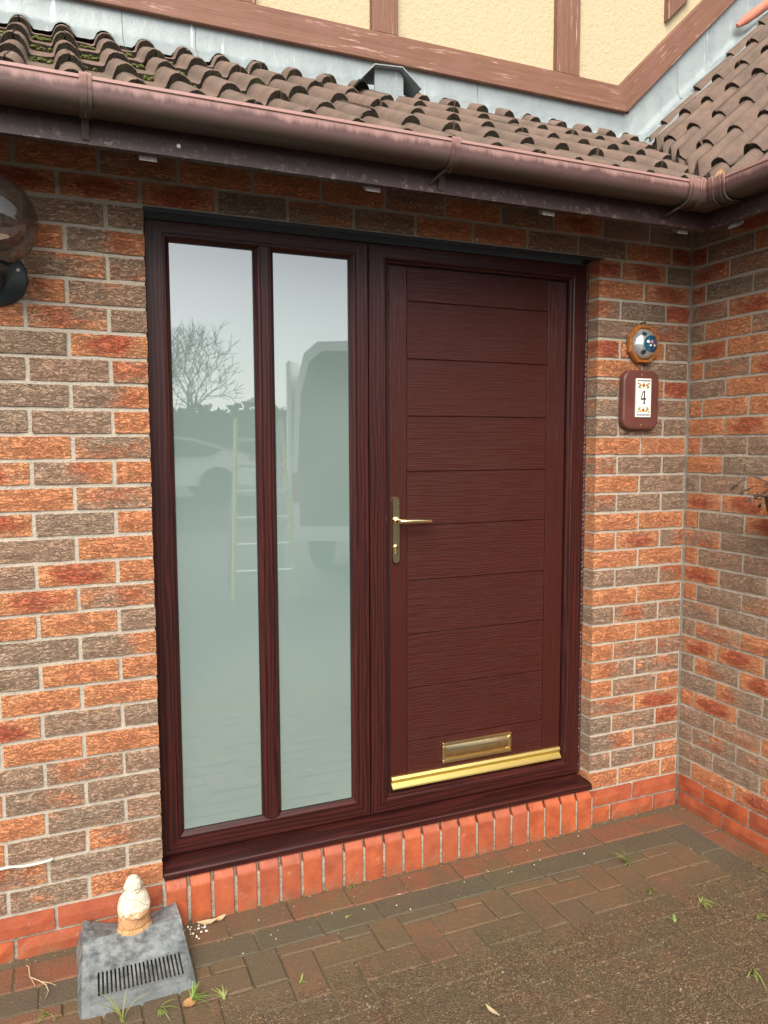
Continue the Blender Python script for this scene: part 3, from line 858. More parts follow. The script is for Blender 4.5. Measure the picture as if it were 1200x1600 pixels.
# lumpy sealant bead down the right-hand reveal
pts, rad = [], []
z = .201
while z < 2.236:
    pts.append((1.6575 + rnd.uniform(-.0006, .0006), YF - .001 + rnd.uniform(-.001, .001), z))
    rad.append(.0055 + .0016 * math.sin(z * 330) + rnd.uniform(-.0008, .0012)); z += .0062
MB().tube(pts, rad, 6).build('sealant_bead', MT['seal'], door)
pts = [(.0035, YF - .001, .2 + i * .02) for i in range(102)]
MB().tube(pts, [.004 + rnd.uniform(-.0006, .001) for _ in pts], 6).build('sealant_bead', MT['seal'], win)

# ------------------------------------------------------------------ sill
sill = thing('door_sill', 'long dark rosewood sill under the door and window, above red bricks', 'sill')
sp = [(-.013, .1635), (-.0145, .1655), (-.0145, .1815), (-.012, .1855), (-.006, .1875), (.135, .1975), (.135, .1635)]
MB().prism(sp, 'x', .0015, XR - .0045).build('sill_board', MT['foil_x'], sill)
mb = MB().prism([(a - .0015 if a < 0 else a, b + (.0015 if b > .17 else -.0008)) for a, b in sp[:-2]] + [(.066, .1945), (.066, .1635)], 'x', XR - .0045, XR - .0005)
mb.build('end_cap', MT['foil_z'], sill)

# ------------------------------------------------------------------ roofs
T30 = math.radians(30); T43 = math.radians(43.4)
def valley_x(y): return 1.895 + (y + .33) * (2.677 - 1.895) / 1.28
ROLL = [(-.075, 0), (-.046, .0), (-.039, .005), (-.034, .021), (-.026, .035), (-.013, .045), (0, .0475), (.013, .045), (.026, .035), (.034, .021), (.039, .005), (.046, 0)]
def tile_profile():
    # two rolls; the tile starts and ends on the crown of a roll
    base = [(u - .15, h) for u, h in ROLL] + ROLL + [(u + .15, h) for u, h in ROLL] + [(.225, 0)]
    return [(u + .15 - .15, h) for u, h in base if -.15 <= u <= .15]
TP = tile_profile()
def tile_bm(length, r, w=.2965):
    bm = bmesh.new()
    th = .026
    rows = [0, .004, length * .5, length]
    top, bot = [], []
    jit = [r.uniform(-.0022, .0022) for _ in TP]
    for k, s in enumerate(rows):
        tt, bb = [], []
        for i, (u, h) in enumerate(TP):
            hh = h + (jit[i] if k < 2 else 0) - (.003 if k == 0 else 0)
            ss = s + (r.uniform(-.002, .002) if k == 0 else 0)
            tt.append(bm.verts.new((u * w / .3, ss, hh)))
            bb.append(bm.verts.new((u * w / .3 * .985, ss + (.003 if k == 0 else 0), max(hh - th, h * .55 - th))))
        top.append(tt); bot.append(bb)
    n = len(TP)
    for k in range(len(rows) - 1):
        for i in range(n - 1):
            f = bm.faces.new((top[k][i], top[k][i + 1], top[k + 1][i + 1], top[k + 1][i])); f.smooth = k > 0
            bm.faces.new((bot[k][i + 1], bot[k][i], bot[k + 1][i], bot[k + 1][i + 1]))
        bm.faces.new((top[k][0], top[k + 1][0], bot[k + 1][0], bot[k][0]))
        bm.faces.new((top[k + 1][-1], top[k][-1], bot[k][-1], bot[k + 1][-1]))
    for i in range(n - 1):
        f = bm.faces.new((top[0][i + 1], top[0][i], bot[0][i], bot[0][i + 1])); f.material_index = 1
        bm.faces.new((top[-1][i], top[-1][i + 1], bot[-1][i + 1], bot[-1][i]))
    return bm
def tile_mesh(bm):
    me = bpy.data.meshes.new('tile'); bm.to_mesh(me); bm.free()
    me.materials.append(MT['tile']); me.materials.append(MT['tile_end']); return me
tile_cache = {}
def place_tile(parent, U, S, N, org, length, planes):
    rot = Matrix((U, S, N)).transposed().to_4x4()
    rot = rot @ Matrix.Rotation(rnd.uniform(-.010, .010), 4, 'Z') @ Matrix.Rotation(rnd.uniform(-.013, .013), 4, 'Y')
    M = Matrix.Translation(org + N * rnd.uniform(-.002, .004) + S * rnd.uniform(-.010, .010)) @ rot
    corners = [M @ Vector((u, s, 0)) for u in (-.15, .15) for s in (0, length)]
    cut = False
    for co, no in planes:                                   # keep the side the normal points to
        d = [(c_ - co).dot(no) for c_ in corners]
        if max(d) <= 0.01: return
        if min(d) < 0: cut = True
    if cut:
        bm = tile_bm(length, rnd)
        Mi = M.inverted()
        for co, no in planes:
            lno = (Mi.to_3x3() @ no).normalized()
            bmesh.ops.bisect_plane(bm, geom=list(bm.verts) + list(bm.edges) + list(bm.faces), plane_co=Mi @ co, plane_no=lno, clear_inner=True)
            ed = [e for e in bm.edges if e.is_boundary]
            if ed: bmesh.ops.holes_fill(bm, edges=ed)
        if len(bm.faces) < 6: bm.free(); return
        me = tile_mesh(bm)
    else:
        key = (round(length, 3), rnd.randrange(5))
        if key not in tile_cache: tile_cache[key] = tile_mesh(tile_bm(length, random.Random(key[1])))
        me = tile_cache[key]
    o = obj('tile', me, None, parent)
    o.matrix_local = M
roof = thing('tiled_roof', 'mossy brown roll-tile lean-to roof above the door and window', 'roof')
sroof = thing('tiled_roof', 'steeper pinkish brown roll-tile roof at the upper right', 'roof')
vn = Vector((-(1.28), (2.677 - 1.895), 0)).normalized()     # points to the front roof's side
vco = Vector((1.895, -.33, 0))
tp = T30 - math.radians(4.0)
U, S = Vector((1, 0, 0)), Vector((0, math.cos(tp), math.sin(tp))); N = U.cross(S)
for n_ in range(5):
    yn, zn = -.331 + .2835 * n_, 2.461 + .1637 * n_
    ln = .42 if n_ < 4 else .205
    x0 = -.34 - .9 + .15 * (0 if n_ % 2 else 1)
    x = x0
    while x < 2.9:
        place_tile(roof, U, S, N, Vector((x, yn, zn)) - N * .0475, ln, [(vco + vn * .025, vn)])
        x += .3
tp2 = T43 - math.radians(4.0)
S2 = Vector((math.cos(tp2), 0, math.sin(tp2))); U2 = Vector((0, -1, 0)); N2 = U2.cross(S2)
for n_ in range(9):
    xn, zn = 1.82 + .2255 * n_, 2.395 + .2131 * n_
    y = -.02 - 1.2 + .15 * (n_ % 2)
    while y < 1.1:
        place_tile(sroof, U2, S2, N2, Vector((xn, y, zn)) - N2 * .0475, .41, [(vco - vn * .02, -vn), (Vector((0, .885, 0)), Vector((0, -1, 0)))])
        y += .3
# boards under the tiles, rafters
def fr_z(y): return 2.461 + (y + .331) * math.tan(T30)
def rr_z(x): return 2.395 + (x - 1.82) * math.tan(T43)
mb = MB()
dd = .085
mb.add([(-1.25, -.27, fr_z(-.27) - dd), (valley_x(-.27), -.27, fr_z(-.27) - dd), (valley_x(1.0) + .03, 1.0, fr_z(1.0) - dd), (-1.25, 1.0, fr_z(1.0) - dd)], [(0, 1, 2, 3)])
mb.build('roof_boards', MT['deck'], roof)
mb = MB()
mb.add([(1.90, -1.25, rr_z(1.90) - dd), (1.90, -.3, rr_z(1.90) - dd), (2.70, 1.0, rr_z(2.70) - dd), (3.9, 1.0, rr_z(3.9) - dd), (3.9, -1.25, rr_z(3.9) - dd)], [(4, 3, 2, 1, 0)])
mb.build('roof_boards', MT['deck'], sroof)
for x in (-.62, -.013, .621, 1.235, 1.80):
    z0 = 2.283
    MB().add([(x - .022, -.277, z0), (x + .022, -.277, z0), (x + .022, -.250, z0 + .012), (x - .022, -.250, z0 + .012), (x - .022, -.277, z0 + .06), (x + .022, -.277, z0 + .06), (x + .022, -.250, z0 + .075), (x - .022, -.250, z0 + .075)],
             [(0, 3, 2, 1), (4, 5, 6, 7), (0, 1, 5, 4), (1, 2, 6, 5), (2, 3, 7, 6), (3, 0, 4, 7)]).build('rafter', MT['oldwood'], roof)
for y in (-.40, -1.0):
    z0 = 2.283
    MB().add([(1.905, y - .022, z0), (1.905, y + .022, z0), (1.93, y + .022, z0 + .012), (1.93, y - .022, z0 + .012), (1.905, y - .022, z0 + .06), (1.905, y + .022, z0 + .06), (1.93, y + .022, z0 + .08), (1.93, y - .022, z0 + .08)],
             [(0, 3, 2, 1), (4, 5, 6, 7), (0, 1, 5, 4), (1, 2, 6, 5), (2, 3, 7, 6), (3, 0, 4, 7)]).build('rafter', MT['oldwood'], sroof)
# moss lodged in the pans and the valley
def blob(mb, p, r, rr, sq=.6):
    bm = bmesh.new(); bmesh.ops.create_icosphere(bm, subdivisions=1, radius=1)
    for v in bm.verts: v.co = Vector(p) + Vector((v.co.x * r, v.co.y * r, v.co.z * r * sq)) * rr.uniform(.7, 1.25)
    mb.bm(bm)
mb = MB()
for n_ in range(1, 5):
    for _ in range(110):
        i = rnd.randrange(-2, 13)
        if rnd.random() < i / 12: continue
        y = -.331 + .2835 * n_ - rnd.uniform(.002, .03)
        x = -.34 + .15 * i + .075 + rnd.uniform(-.03, .03)
        if x > valley_x(y) - .05: continue
        if rnd.random() < .45:
            z = fr_z(y) - .066 - (.013)
            for _ in range(rnd.randrange(3, 9)):
                blob(mb, (x + rnd.uniform(-.016, .016), y + rnd.uniform(-.008, .008), z + rnd.uniform(.008, .014)), rnd.uniform(.004, .009), rnd)
for _ in range(70):
    y = rnd.uniform(-.3, .35); x = valley_x(y) + rnd.uniform(-.03, .03)
    blob(mb, (x, y, fr_z(y) - .055 + rnd.uniform(-.01, .012)), rnd.uniform(.006, .014), rnd)
tag(mb.build('moss', MT['moss']), 'green and brown moss lodged between the roof tiles', 'moss', kind='stuff')
# dead leaf caught at the valley foot
def leaf_mesh(L, W, r, curl=.3):
    mb = MB(); v = []; n = 7
    for i in range(n):
        t = i / (n - 1); w = W * math.sin(math.pi * min(1, .06 + t * .94)) ** .8 * .5
        for s in (-1, 0, 1):
            v.append((t * L, s * w, curl * L * (t - .4) ** 2 + (.12 * w if s else -.06 * W) + r.uniform(-.0008, .0008)))
    f = [(i * 3 + k, i * 3 + k + 1, (i + 1) * 3 + k + 1, (i + 1) * 3 + k) for i in range(n - 1) for k in range(2)]
    mb.add(v, f)
    mb.add([(a, b, c - .0012) for a, b, c in v], [tuple(reversed(q)) for q in f])
    return mb.mesh('dry_leaf')
o = obj('dry_leaf', leaf_mesh(.075, .035, rnd), MT['leaf'], None, (1.90, -.335, 2.44)); o.rotation_euler = (.3, -1.1, .6)
tag(o, 'curled orange-brown dead leaf at the foot of the roof valley', 'leaf')

# ------------------------------------------------------------------ fascia and gutter
fas = thing('fascia_board', 'dark brown fascia board behind the gutter above the door', 'fascia')
MB().prism([(-.30, 2.296), (-.30, 2.425), (-.278, 2.425), (-.278, 2.296)], 'x', -1.25, 1.9018).build('board', MT['fascia'], fas)
MB().lathe([(.0055, 0), (.0055, .002), (.003, .003)], Matrix.Translation((.062, -.30, 2.3235)) @ Ry, 10).build('nail_head', MT['white'], fas)
fas2 = thing('fascia_board', 'short dark fascia board on the side wall at the right', 'fascia')
MB().prism([(1.88, 2.296), (1.88, 2.425), (1.9018, 2.425), (1.9018, 2.296)], 'y', -1.25, -.3005).build('board', MT['fascia'], fas2)
gut = thing('gutter', 'faded plum-brown plastic gutter running round the inside corner of the eaves', 'gutter')
GP = [(.002, 2.412), (.002, 2.362), (.012, 2.342), (.028, 2.332), (.066, 2.331), (.082, 2.337), (.093, 2.351), (.0975, 2.371), (.0985, 2.406), (.1025, 2.4085), (.1025, 2.418), (.0955, 2.418), (.0948, 2.371), (.0905, 2.3535), (.080, 2.3405), (.066, 2.3345), (.028, 2.3355), (.0145, 2.345), (.005, 2.363), (.005, 2.412)]
GP = [(d, 2.418 - (2.418 - z) * .80) for d, z in GP]
FYY, FXX = -.30, 1.88
def grun(mb, P, a0, a1, front, mitre=True, o_=0.0):
    n = len(P)
    if front: mk = lambda d, z, a: (a - (d if a is None else 0), FYY - d, z)
    v = []
    for d, z in P:
        if front: v.append((a0, FYY - d, z))
        else: v.append((FXX - d, a0, z))
    for d, z in P:
        if front: v.append(((FXX - d) if mitre else a1, FYY - d, z))
        else: v.append((FXX - d, (FYY - d) if mitre else a1, z))
    mb.add(v, [(i, (i + 1) % n, n + (i + 1) % n, n + i) for i in range(n)], 0, True)
    mb.add(v, [tuple(range(n)), tuple(range(n, 2 * n))])
mb = MB(); grun(mb, GP, -1.25, 0, True); mb.build('channel', MT['gutter'], gut)
mb = MB(); grun(mb, GP, -1.25, 0, False); mb.build('channel', MT['gutter'], gut)
def offs(P, e):
    return [(d + (e if d > .05 else -.0), z - (e if z < 2.372 else -e if z > 2.41 else 0)) for d, z in P[:11]]
def strap(name, x0, x1, front, e=.004, par=gut, m=False):
    Q = offs(GP, e); Q = Q + [(d - .0032 if d > .05 else d + .001, z + .0032 if z < 2.40 else z - .001) for d, z in reversed(Q)]
    mb = MB(); grun(mb, Q, x0, x1, front, m)
    return mb.build(name, MT['gutter'], par)
for xc_ in (-.166, .828):
    u = strap('union_bracket', xc_ - .014, xc_ + .014, True, .0042)
    mb = MB(); grun(mb, [(d + .003 if d > .05 else d, z) for d, z in offs(GP, .004)][4:11] + [(.090, 2.41), (.085, 2.36), (.06, 2.336)], xc_ - .003, xc_ + .003, True, False); mb.build('rib', MT['gutter'], u)
    MB().prism([(FYY, 2.305), (FYY, 2.352), (FYY - .018, 2.352), (FYY - .004, 2.305)], 'x', xc_ - .009, xc_ + .009).build('stem', MT['gutter'], u)
u = strap('corner_angle', FXX - .175, 0, True, .0045, m=True)
w_ = strap('corner_angle', FYY - .175, 0, False, .0045, m=True)
for d_ in (.175, .160, .128, .118):
    strap('rib', FXX - d_ - .004, FXX - d_ + .002, True, .009, u)
    strap('rib', FYY - d_ - .004, FYY - d_ + .002, False, .009, w_)
for (a, b) in (((FXX - .165, FYY - .08, 2.350), (FXX - .2, FYY - .002, 2.318)),):
    MB().tube([a, b], [.005, .004], 6).build('clip', MT['gutter'], u)
MB().tube([(.828, FYY - .085, 2.352), (.812, FYY - .04, 2.340), (.792, FYY - .002, 2.318)], [.005, .005, .004], 6).build('clip', MT['gutter'], gut)

# ------------------------------------------------------------------ upper timber-framed wall and lead
tw = thing('timber_framed_wall', 'cream rendered upper wall with red-brown timber framing above the roof', 'wall')
mb = MB(); mb.box(-1.3, 4.2, .992, 1.12, 3.0, 4.7); mb.build('render', MT['render'], tw)
YB = .95
def beam(name, pts, mat, th=.05, y=YB):
    n = len(pts)
    cx_ = sum(p[0] for p in pts) / n; cz_ = sum(p[1] for p in pts) / n
    bm = bmesh.new()
    a = [bm.verts.new((x - cx_, 0, z - cz_)) for x, z in pts]; b = [bm.verts.new((x - cx_, th, z - cz_)) for x, z in pts]
    bm.faces.new(a); bm.faces.new(list(reversed(b)))
    for i in range(n): bm.faces.new((a[i], b[i], b[(i + 1) % n], a[(i + 1) % n]))
    bmesh.ops.recalc_face_normals(bm, faces=bm.faces)
    bmesh.ops.bevel(bm, geom=list(bm.edges), offset=.003, segments=1, affect='EDGES')
    me = bpy.data.meshes.new(name); bm.to_mesh(me); bm.free()
    return obj(name, me, mat, tw, (cx_, y, cz_))
beam('bottom_beam', [(-1.3, 3.298), (2.568, 3.298), (2.516, 3.4245), (-1.3, 3.4245)], MT['timber_x'])
o = None
L_ = 1.75; dx, dz = .7155 * L_, .6986 * L_
# the raking beam is modelled level and turned, so that its grain runs along it
rb = MB().cbox(0, L_, 0, .05, 0, .128, .003)
ang = math.atan2(.6986, .7155)
me = rb.mesh('raking_beam')
bm = bmesh.new(); bm.from_mesh(me)
bmesh.ops.bisect_plane(bm, geom=list(bm.verts) + list(bm.edges) + list(bm.faces), plane_co=(.0015, 0, 0), plane_no=Vector((math.cos(-ang + .0) * .924 - 0, 0, .383)).normalized(), clear_inner=True)
ed = [e for e in bm.edges if e.is_boundary]
if ed: bmesh.ops.holes_fill(bm, edges=ed)
bm.to_mesh(me); bm.free()
o = obj('raking_beam', me, MT['timber_x'], tw, (2.570, YB + .001, 3.299)); o.rotation_euler = (0, -ang, 0)
for (a, b, zb) in ((-.50, -.37, 3.426), (.455, .582, 3.426), (1.12, 1.248, 3.426), (2.126, 2.265, 3.426), (2.836, 2.985, 3.82), (3.55, 3.68, 4.53)):
    pts = [(a, zb), (b, zb + (0 if zb < 3.5 else (b - a) * .977)), (b, 4.7), (a, 4.7)]
    beam('stud', pts, MT['timber_z'], .044, YB + .006)
lead = thing('lead_flashing', 'grey streaked lead flashing between the roof tiles and timber beam', 'flashing')
def roll_h(x):
    d = ((x + .34 + .075) % .15) - .075
    for (u0, h0), (u1, h1) in zip(ROLL[:-1], ROLL[1:]):
        if u0 <= d <= u1: return h0 + (h1 - h0) * (d - u0) / (u1 - u0)
    return 0
edges_x = [-1.25, .035, .327, 1.679, 2.72]
for a, b in zip(edges_x[:-1], edges_x[1:]):
    nx = max(6, int((b - a) / .0125)); rows = [(.885, 0), (.915, 1), (.945, 2), (.962, 3), (.972, 4), (.975, 5), (.976, 6)]
    v = []
    for i in range(nx + 1):
        x = a + .001 + (b - a - .002) * i / nx
        wv = roll_h(x) - .0475
        for y, k in rows:
            if k < 3: z = fr_z(y) - .004 + wv * (.92, .75, .45)[k] + .002
            else: z = (0, 0, 0, 3.192, 3.212, 3.25, 3.302)[k] + wv * (.15 if k == 3 else .05 if k == 4 else 0)
            v.append((x, y + .003 * math.sin(x * 9 + k) * (k < 5) + rnd.uniform(-.0006, .0006), z + rnd.uniform(-.0006, .0006)))
    R_ = len(rows)
    f = [(i * R_ + k, i * R_ + k + 1, (i + 1) * R_ + k + 1, (i + 1) * R_ + k) for i in range(nx) for k in range(R_ - 1)]
    MB().add(v, f, 0, True).build('apron_sheet', MT['lead'], lead)
for a, b, e in ((2.60, 2.94, 0), (2.93, 4.0, .002)):
    nx = int((b - a) / .03)
    v = []
    for i in range(nx + 1):
        x = a + (b - a) * i / nx
        zb = rr_z(x)
        zt = 3.30 + (x - 2.57) * .977
        row = [(.80, zb - .052), (.86, zb - .050), (.895, zb - .022), (.905, zb - .016), (.93, zb - .03), (.960, zb - .012), (.974, zb + .03), (.977, max(zb + .06, zt + .004))]
        for y, z in row:
            v.append((x + rnd.uniform(-.003, .003), y - e + rnd.uniform(-.002, .002), z + e + rnd.uniform(-.0015, .0015)))
    R_ = 8
    MB().add(v, [(i * R_ + k, i * R_ + k + 1, (i + 1) * R_ + k + 1, (i + 1) * R_ + k) for i in range(nx) for k in range(R_ - 1)], 0, True).build('raking_sheet', MT['lead'], lead)
# terracotta capping high on the right
rt_ = MB()
aa, bb = Vector((3.302, .93, 3.868)), Vector((3.60, .80, 4.10))
rt_.tube([aa, aa.lerp(bb, .15), aa.lerp(bb, .6), bb], [.012, .026, .028, .028], 10)
tag(rt_.build('capping_tile', MT['terracotta']), 'salmon terracotta capping tile at the top right of the roof', 'capping')

# roof vent cowl
vent = thing('roof_vent', 'grey metal vent cowl standing on the tiles under the timber beam', 'vent', (1.108, .78, .44))
vent.scale = (.84, .84, .84)
zb = 3.10
mb = MB()
hp = [(-.185, 3.138), (-.10, 3.226), (.055, 3.238), (.13, 3.178), (.165, 3.150)]
hp_in = [(x_ * .97, z_ - .005) for x_, z_ in hp]
mb.prism(hp + list(reversed(hp_in)), 'y', -.10, .12)
mb.build('hood', MT['lead'], vent)
mb = MB().add([(-.085, -.06, 3.10), (.075, -.06, 3.10), (.075, -.06, 3.20), (.055, -.062, 3.231), (-.085, -.062, 3.22)], [(0, 1, 2, 3, 4)])
mb.add([(-.085, -.05, 3.10), (.075, -.05, 3.10), (.075, -.05, 3.20), (.055, -.05, 3.231), (-.085, -.05, 3.22)], [(4, 3, 2, 1, 0)])
mb.build('front_panel', MT['lead'], vent)
MB().box(-.10, .09, -.048, .10, 3.02, 3.125).build('base', MT['lead'], vent)
MB().box(-.125, .115, -.075, .02, 3.04, 3.098).build('saddle', MT['lead'], vent)
for x in (-.14, -.06):
    pass
for cx_ in (-.01, .14):
    v = []
    for s in (-.13, .02):
        for k in range(9):
            a = math.pi * k / 8
            v.append((cx_ + .05 * math.cos(a), s, fr_z(.78 + s) - .045 + .052 * math.sin(a)))
    MB().add(v, [(k, k + 1, 9 + k + 1, 9 + k) for k in range(8)], 0, True).build('roll_flange', MT['lead'], vent)

# ------------------------------------------------------------------ things on the walls
lamp = thing('wall_lamp', 'smoked glass globe lamp on a dark green wall bracket at the left', 'lamp', (-.40, 0, 2.0))
mb = MB().lathe([(.080, 0), (.080, .006), (.074, .012), (.030, .016)], Matrix.Translation((0, .0, .012)) @ Ry, 32)
bp_ = mb.build('back_plate', MT['lampgreen'], lamp)
for a in (0, math.pi):
    MB().lathe([(.005, 0), (.005, .003), (.003, .004)], Matrix.Translation((.056 * math.cos(a), -.012, .012 + .02)) @ Ry, 8).build('screw', MT['alu'], bp_)
mb = MB().tube([(0, -.012, .0), (0, -.05, -.012), (0, -.10, -.006), (0, -.145, .012)], [.026, .022, .021, .022], 14)
mb.build('arm', MT['lampgreen'], lamp)
mb = MB().lathe([(.022, -.002), (.034, .004), (.036, .012), (.030, .014), (.030, .018), (.042, .020), (.043, .030), (.037, .032), (.037, .036), (.047, .038), (.048, .050), (.044, .054)], Matrix.Translation((0, -.15, 0)), 28)
mb.build('collar', MT['lampgreen'], lamp)
RG = .116
v = [(RG * math.sin(t), -RG * math.cos(t)) for t in [math.pi * (.12 + .88 * i / 20) for i in range(21)]]
v[-1] = (.0008, RG)
gb = MB().lathe(v, Matrix.Translation((0, -.15, .126)), 40).build('globe', MT['smoked'], lamp)
mb = MB().lathe([(.018, .05), (.018, .075), (.014, .08), (.02, .10), (.027, .125), (.022, .148), (.008, .158)], Matrix.Translation((0, -.15, 0)), 16)
mb.build('bulb', MT['white'], lamp)

bell = thing('doorbell', 'octagonal pine doorbell with a painted silver dome above the number plaque', 'doorbell', (1.866, 0, 1.934))
oc = [(math.cos(math.pi / 8 + math.pi / 4 * i), math.sin(math.pi / 8 + math.pi / 4 * i)) for i in range(8)]
mb = MB()
rx, rz = .076, .079
rings = [(1, 0), (1, -.014), (.94, -.021), (.86, -.021), (.80, -.013), (.3, -.012)]
v = [(a * rx * s, y - .004, b * rz * s) for s, y in rings for a, b in oc]
mb.add(v, [(k * 8 + i, k * 8 + (i + 1) % 8, (k + 1) * 8 + (i + 1) % 8, (k + 1) * 8 + i) for k in range(5) for i in range(8)] + [tuple(range(40, 48)), tuple(range(7, -1, -1))])
mb.build('frame', MT['pine'], bell)
RD, RH = .0585, .036
dome = [(RD * math.cos(t), RH * math.sin(t)) for t in [math.pi / 2 * i / 9 for i in range(10)]]
dome[-1] = (.0005, RH)
MB().lathe(dome, Matrix.Translation((0, -.017, 0)) @ Ry, 32).build('dome', MT['silver'], bell)
def dome_patch(name, cx_, cz_, ax, az, mat, lift=.0008, n=18, off_=0.0):
    mb = MB(); v = []
    R = 5
    for k in range(R):
        for i in range(n):
            a = 2 * math.pi * i / n; s = (k + .02) / (R - 1)
            x = cx_ + ax * s * math.cos(a); z = cz_ + az * s * math.sin(a)
            q = max(0, 1 - (x * x + z * z) / RD ** 2)
            v.append((x, -.017 - RH * math.sqrt(q) - lift, z))
    mb.add(v, [(k * n + i, k * n + (i + 1) % n, (k + 1) * n + (i + 1) % n, (k + 1) * n + i) for k in range(R - 1) for i in range(n)], 0, True)
    return mb.build(name, mat, bell)
dome_patch('painted_oval', .012, -.001, .040, .033, MT['teal'])
dome_patch('painted_dot', -.020, .036, .010, .008, MT['dots'])
dome_patch('painted_dot', -.022, -.034, .010, .009, MT['dots'])
for (x, z, a, b, mt) in ((.008, .006, .008, .006, 'pink'), (.002, -.008, .006, .0035, 'white'), (.024, -.008, .005, .0035, 'white'), (-.010, .006, .007, .006, 'white'), (.018, -.003, .005, .003, 'gred'), (.022, .008, .007, .005, 'gblue')):
    dome_patch('painted_mark', x, z, a, b, MT[mt], .0018, 10)
MB().lathe([(.003, 0), (.003, .02), (.004, .021), (.004, .023)], Matrix.Translation((0, -.0, .083)) @ Ry, 8).build('hanging_nail', MT['ink'], bell)

pl = thing('number_plaque', 'rounded brown plaque with a white tile numbered 4 beside the door', 'plaque', (1.852, 0, 1.717))
def rrect(w, h, r, n=6):
    out = []
    for cx_, cz_, a0 in ((w / 2 - r, h / 2 - r, 0), (-w / 2 + r, h / 2 - r, 90), (-w / 2 + r, -h / 2 + r, 180), (w / 2 - r, -h / 2 + r, 270)):
        for i in range(n + 1):
            a = math.radians(a0 + 90 * i / n); out.append((cx_ + r * math.cos(a), cz_ + r * math.sin(a)))
    return out
def layered(mb, layers, y0=0):
    n = len(layers[0][0]); v = []
    for pts, y in layers: v += [(x, y, z) for x, z in pts]
    f = [(k * n + i, k * n + (i + 1) % n, (k + 1) * n + (i + 1) % n, (k + 1) * n + i) for k in range(len(layers) - 1) for i in range(n)]
    f += [tuple(range(n - 1, -1, -1)), tuple(range((len(layers) - 1) * n, len(layers) * n))]
    return mb.add(v, f)
A, B_ = rrect(.176, .231, .042), rrect(.160, .215, .036)
layered(MB(), [(A, -.003), (A, -.020), (rrect(.172, .227, .040), -.025), (B_, -.028)]).build('board', MT['plaque'], pl)
for z in (.098, -.098):
    MB().lathe([(.0055, 0), (.0055, .0012), (.003, .002)], Matrix.Translation((.002, -.0275, z)) @ Ry, 12).build('screw', MT['brass_worn'], pl)
TX, TW, TH = .006, .074, .150
tile_ = layered(MB(), [([(TX + a * TW / 2, b * TH / 2 + .008) for a, b in ((1, 1), (-1, 1), (-1, -1), (1, -1))], y) for y in (-.0275, -.0325)]).build('number_tile', MT['ceramic'], pl)
def flat(name, pts, mat, y=-.0328, th=.0006, par=None):
    n = len(pts)
    return MB().add([(x + TX, y, z + .008) for x, z in pts] + [(x + TX, y + th, z + .008) for x, z in pts],
                    [tuple(range(n)), tuple(range(2 * n - 1, n - 1, -1))] + [(i, (i + 1) % n, n + (i + 1) % n, n + i) for i in range(n)]).build(name, mat, par or tile_)
def ell(cx_, cz_, a, b, ang=0, n=10):
    return [(cx_ + a * math.cos(t) * math.cos(ang) - b * math.sin(t) * math.sin(ang), cz_ + a * math.cos(t) * math.sin(ang) + b * math.sin(t) * math.cos(ang)) for t in [2 * math.pi * i / n for i in range(n)]]
# the digit 4 in thick and thin strokes
flat('digit_stroke', [(.0015, .028), (.0075, .028), (.0070, .012), (.0065, -.022), (.0005, -.022), (.0010, .008)], MT['ink'])
flat('digit_stroke', [(-.0035, .027), (.0005, .0255), (-.0085, .001), (-.0140, -.003)], MT['ink'], -.0329)
flat('digit_stroke', [(-.0140, -.002), (.0125, -.001), (.0130, -.0065), (-.0130, -.0080)], MT['ink'], -.0330)
flat('digit_stroke', [(-.0015, -.0205), (.0090, -.0205), (.0085, -.0235), (-.001, -.0235)], MT['ink'], -.0331)
for s in (1, -1):
    for i in range(9):
        flat('border_mark', [(-.030 + i * .0072, s * .0665 - .003), (-.0252 + i * .0072, s * .0665 - .003), (-.0252 + i * .0072, s * .0665 + .003), (-.030 + i * .0072, s * .0665 + .003)], MT['gblue'] if i % 4 else MT['ink'])
    flat('flower', ell(0, s * .049, .0065, .008), MT['gred'])
    flat('flower', ell(0, s * .053, .003, .0035), MT['gyel'], -.0331)
    flat('stem', [(-.0008, s * .043), (.0008, s * .043), (.0008, s * .034), (-.0008, s * .034)], MT['ggreen'])
    for q in (1, -1):
        flat('petal', ell(q * .016, s * .050, .0085, .0042, q * .6), MT['gyel'])
        flat('petal', ell(q * .022, s * .043, .007, .0034, -q * .7), MT['ggreen'], -.0329)
        flat('petal', ell(q * .017, s * .039, .006, .003, q * .2), MT['gyel'], -.0330)
        flat('petal', ell(q * .026, s * .055, .004, .003), MT['gred'] if s > 0 else MT['ggreen'], -.0331)

cab = MB().tube([(-1.15, -.008, .332), (-.8, -.010, .322), (-.6, -.008, .316), (-.47, -.009, .306), (-.435, -.012, .309), (-.40, -.008, .301), (-.36, -.008, .3005), (-.327, -.006, .302), (-.320, .002, .302)], .0036, 8)
tag(cab.build('cable', MT['wire']), 'thin cream cable clipped along a brick joint low on the left wall', 'cable')

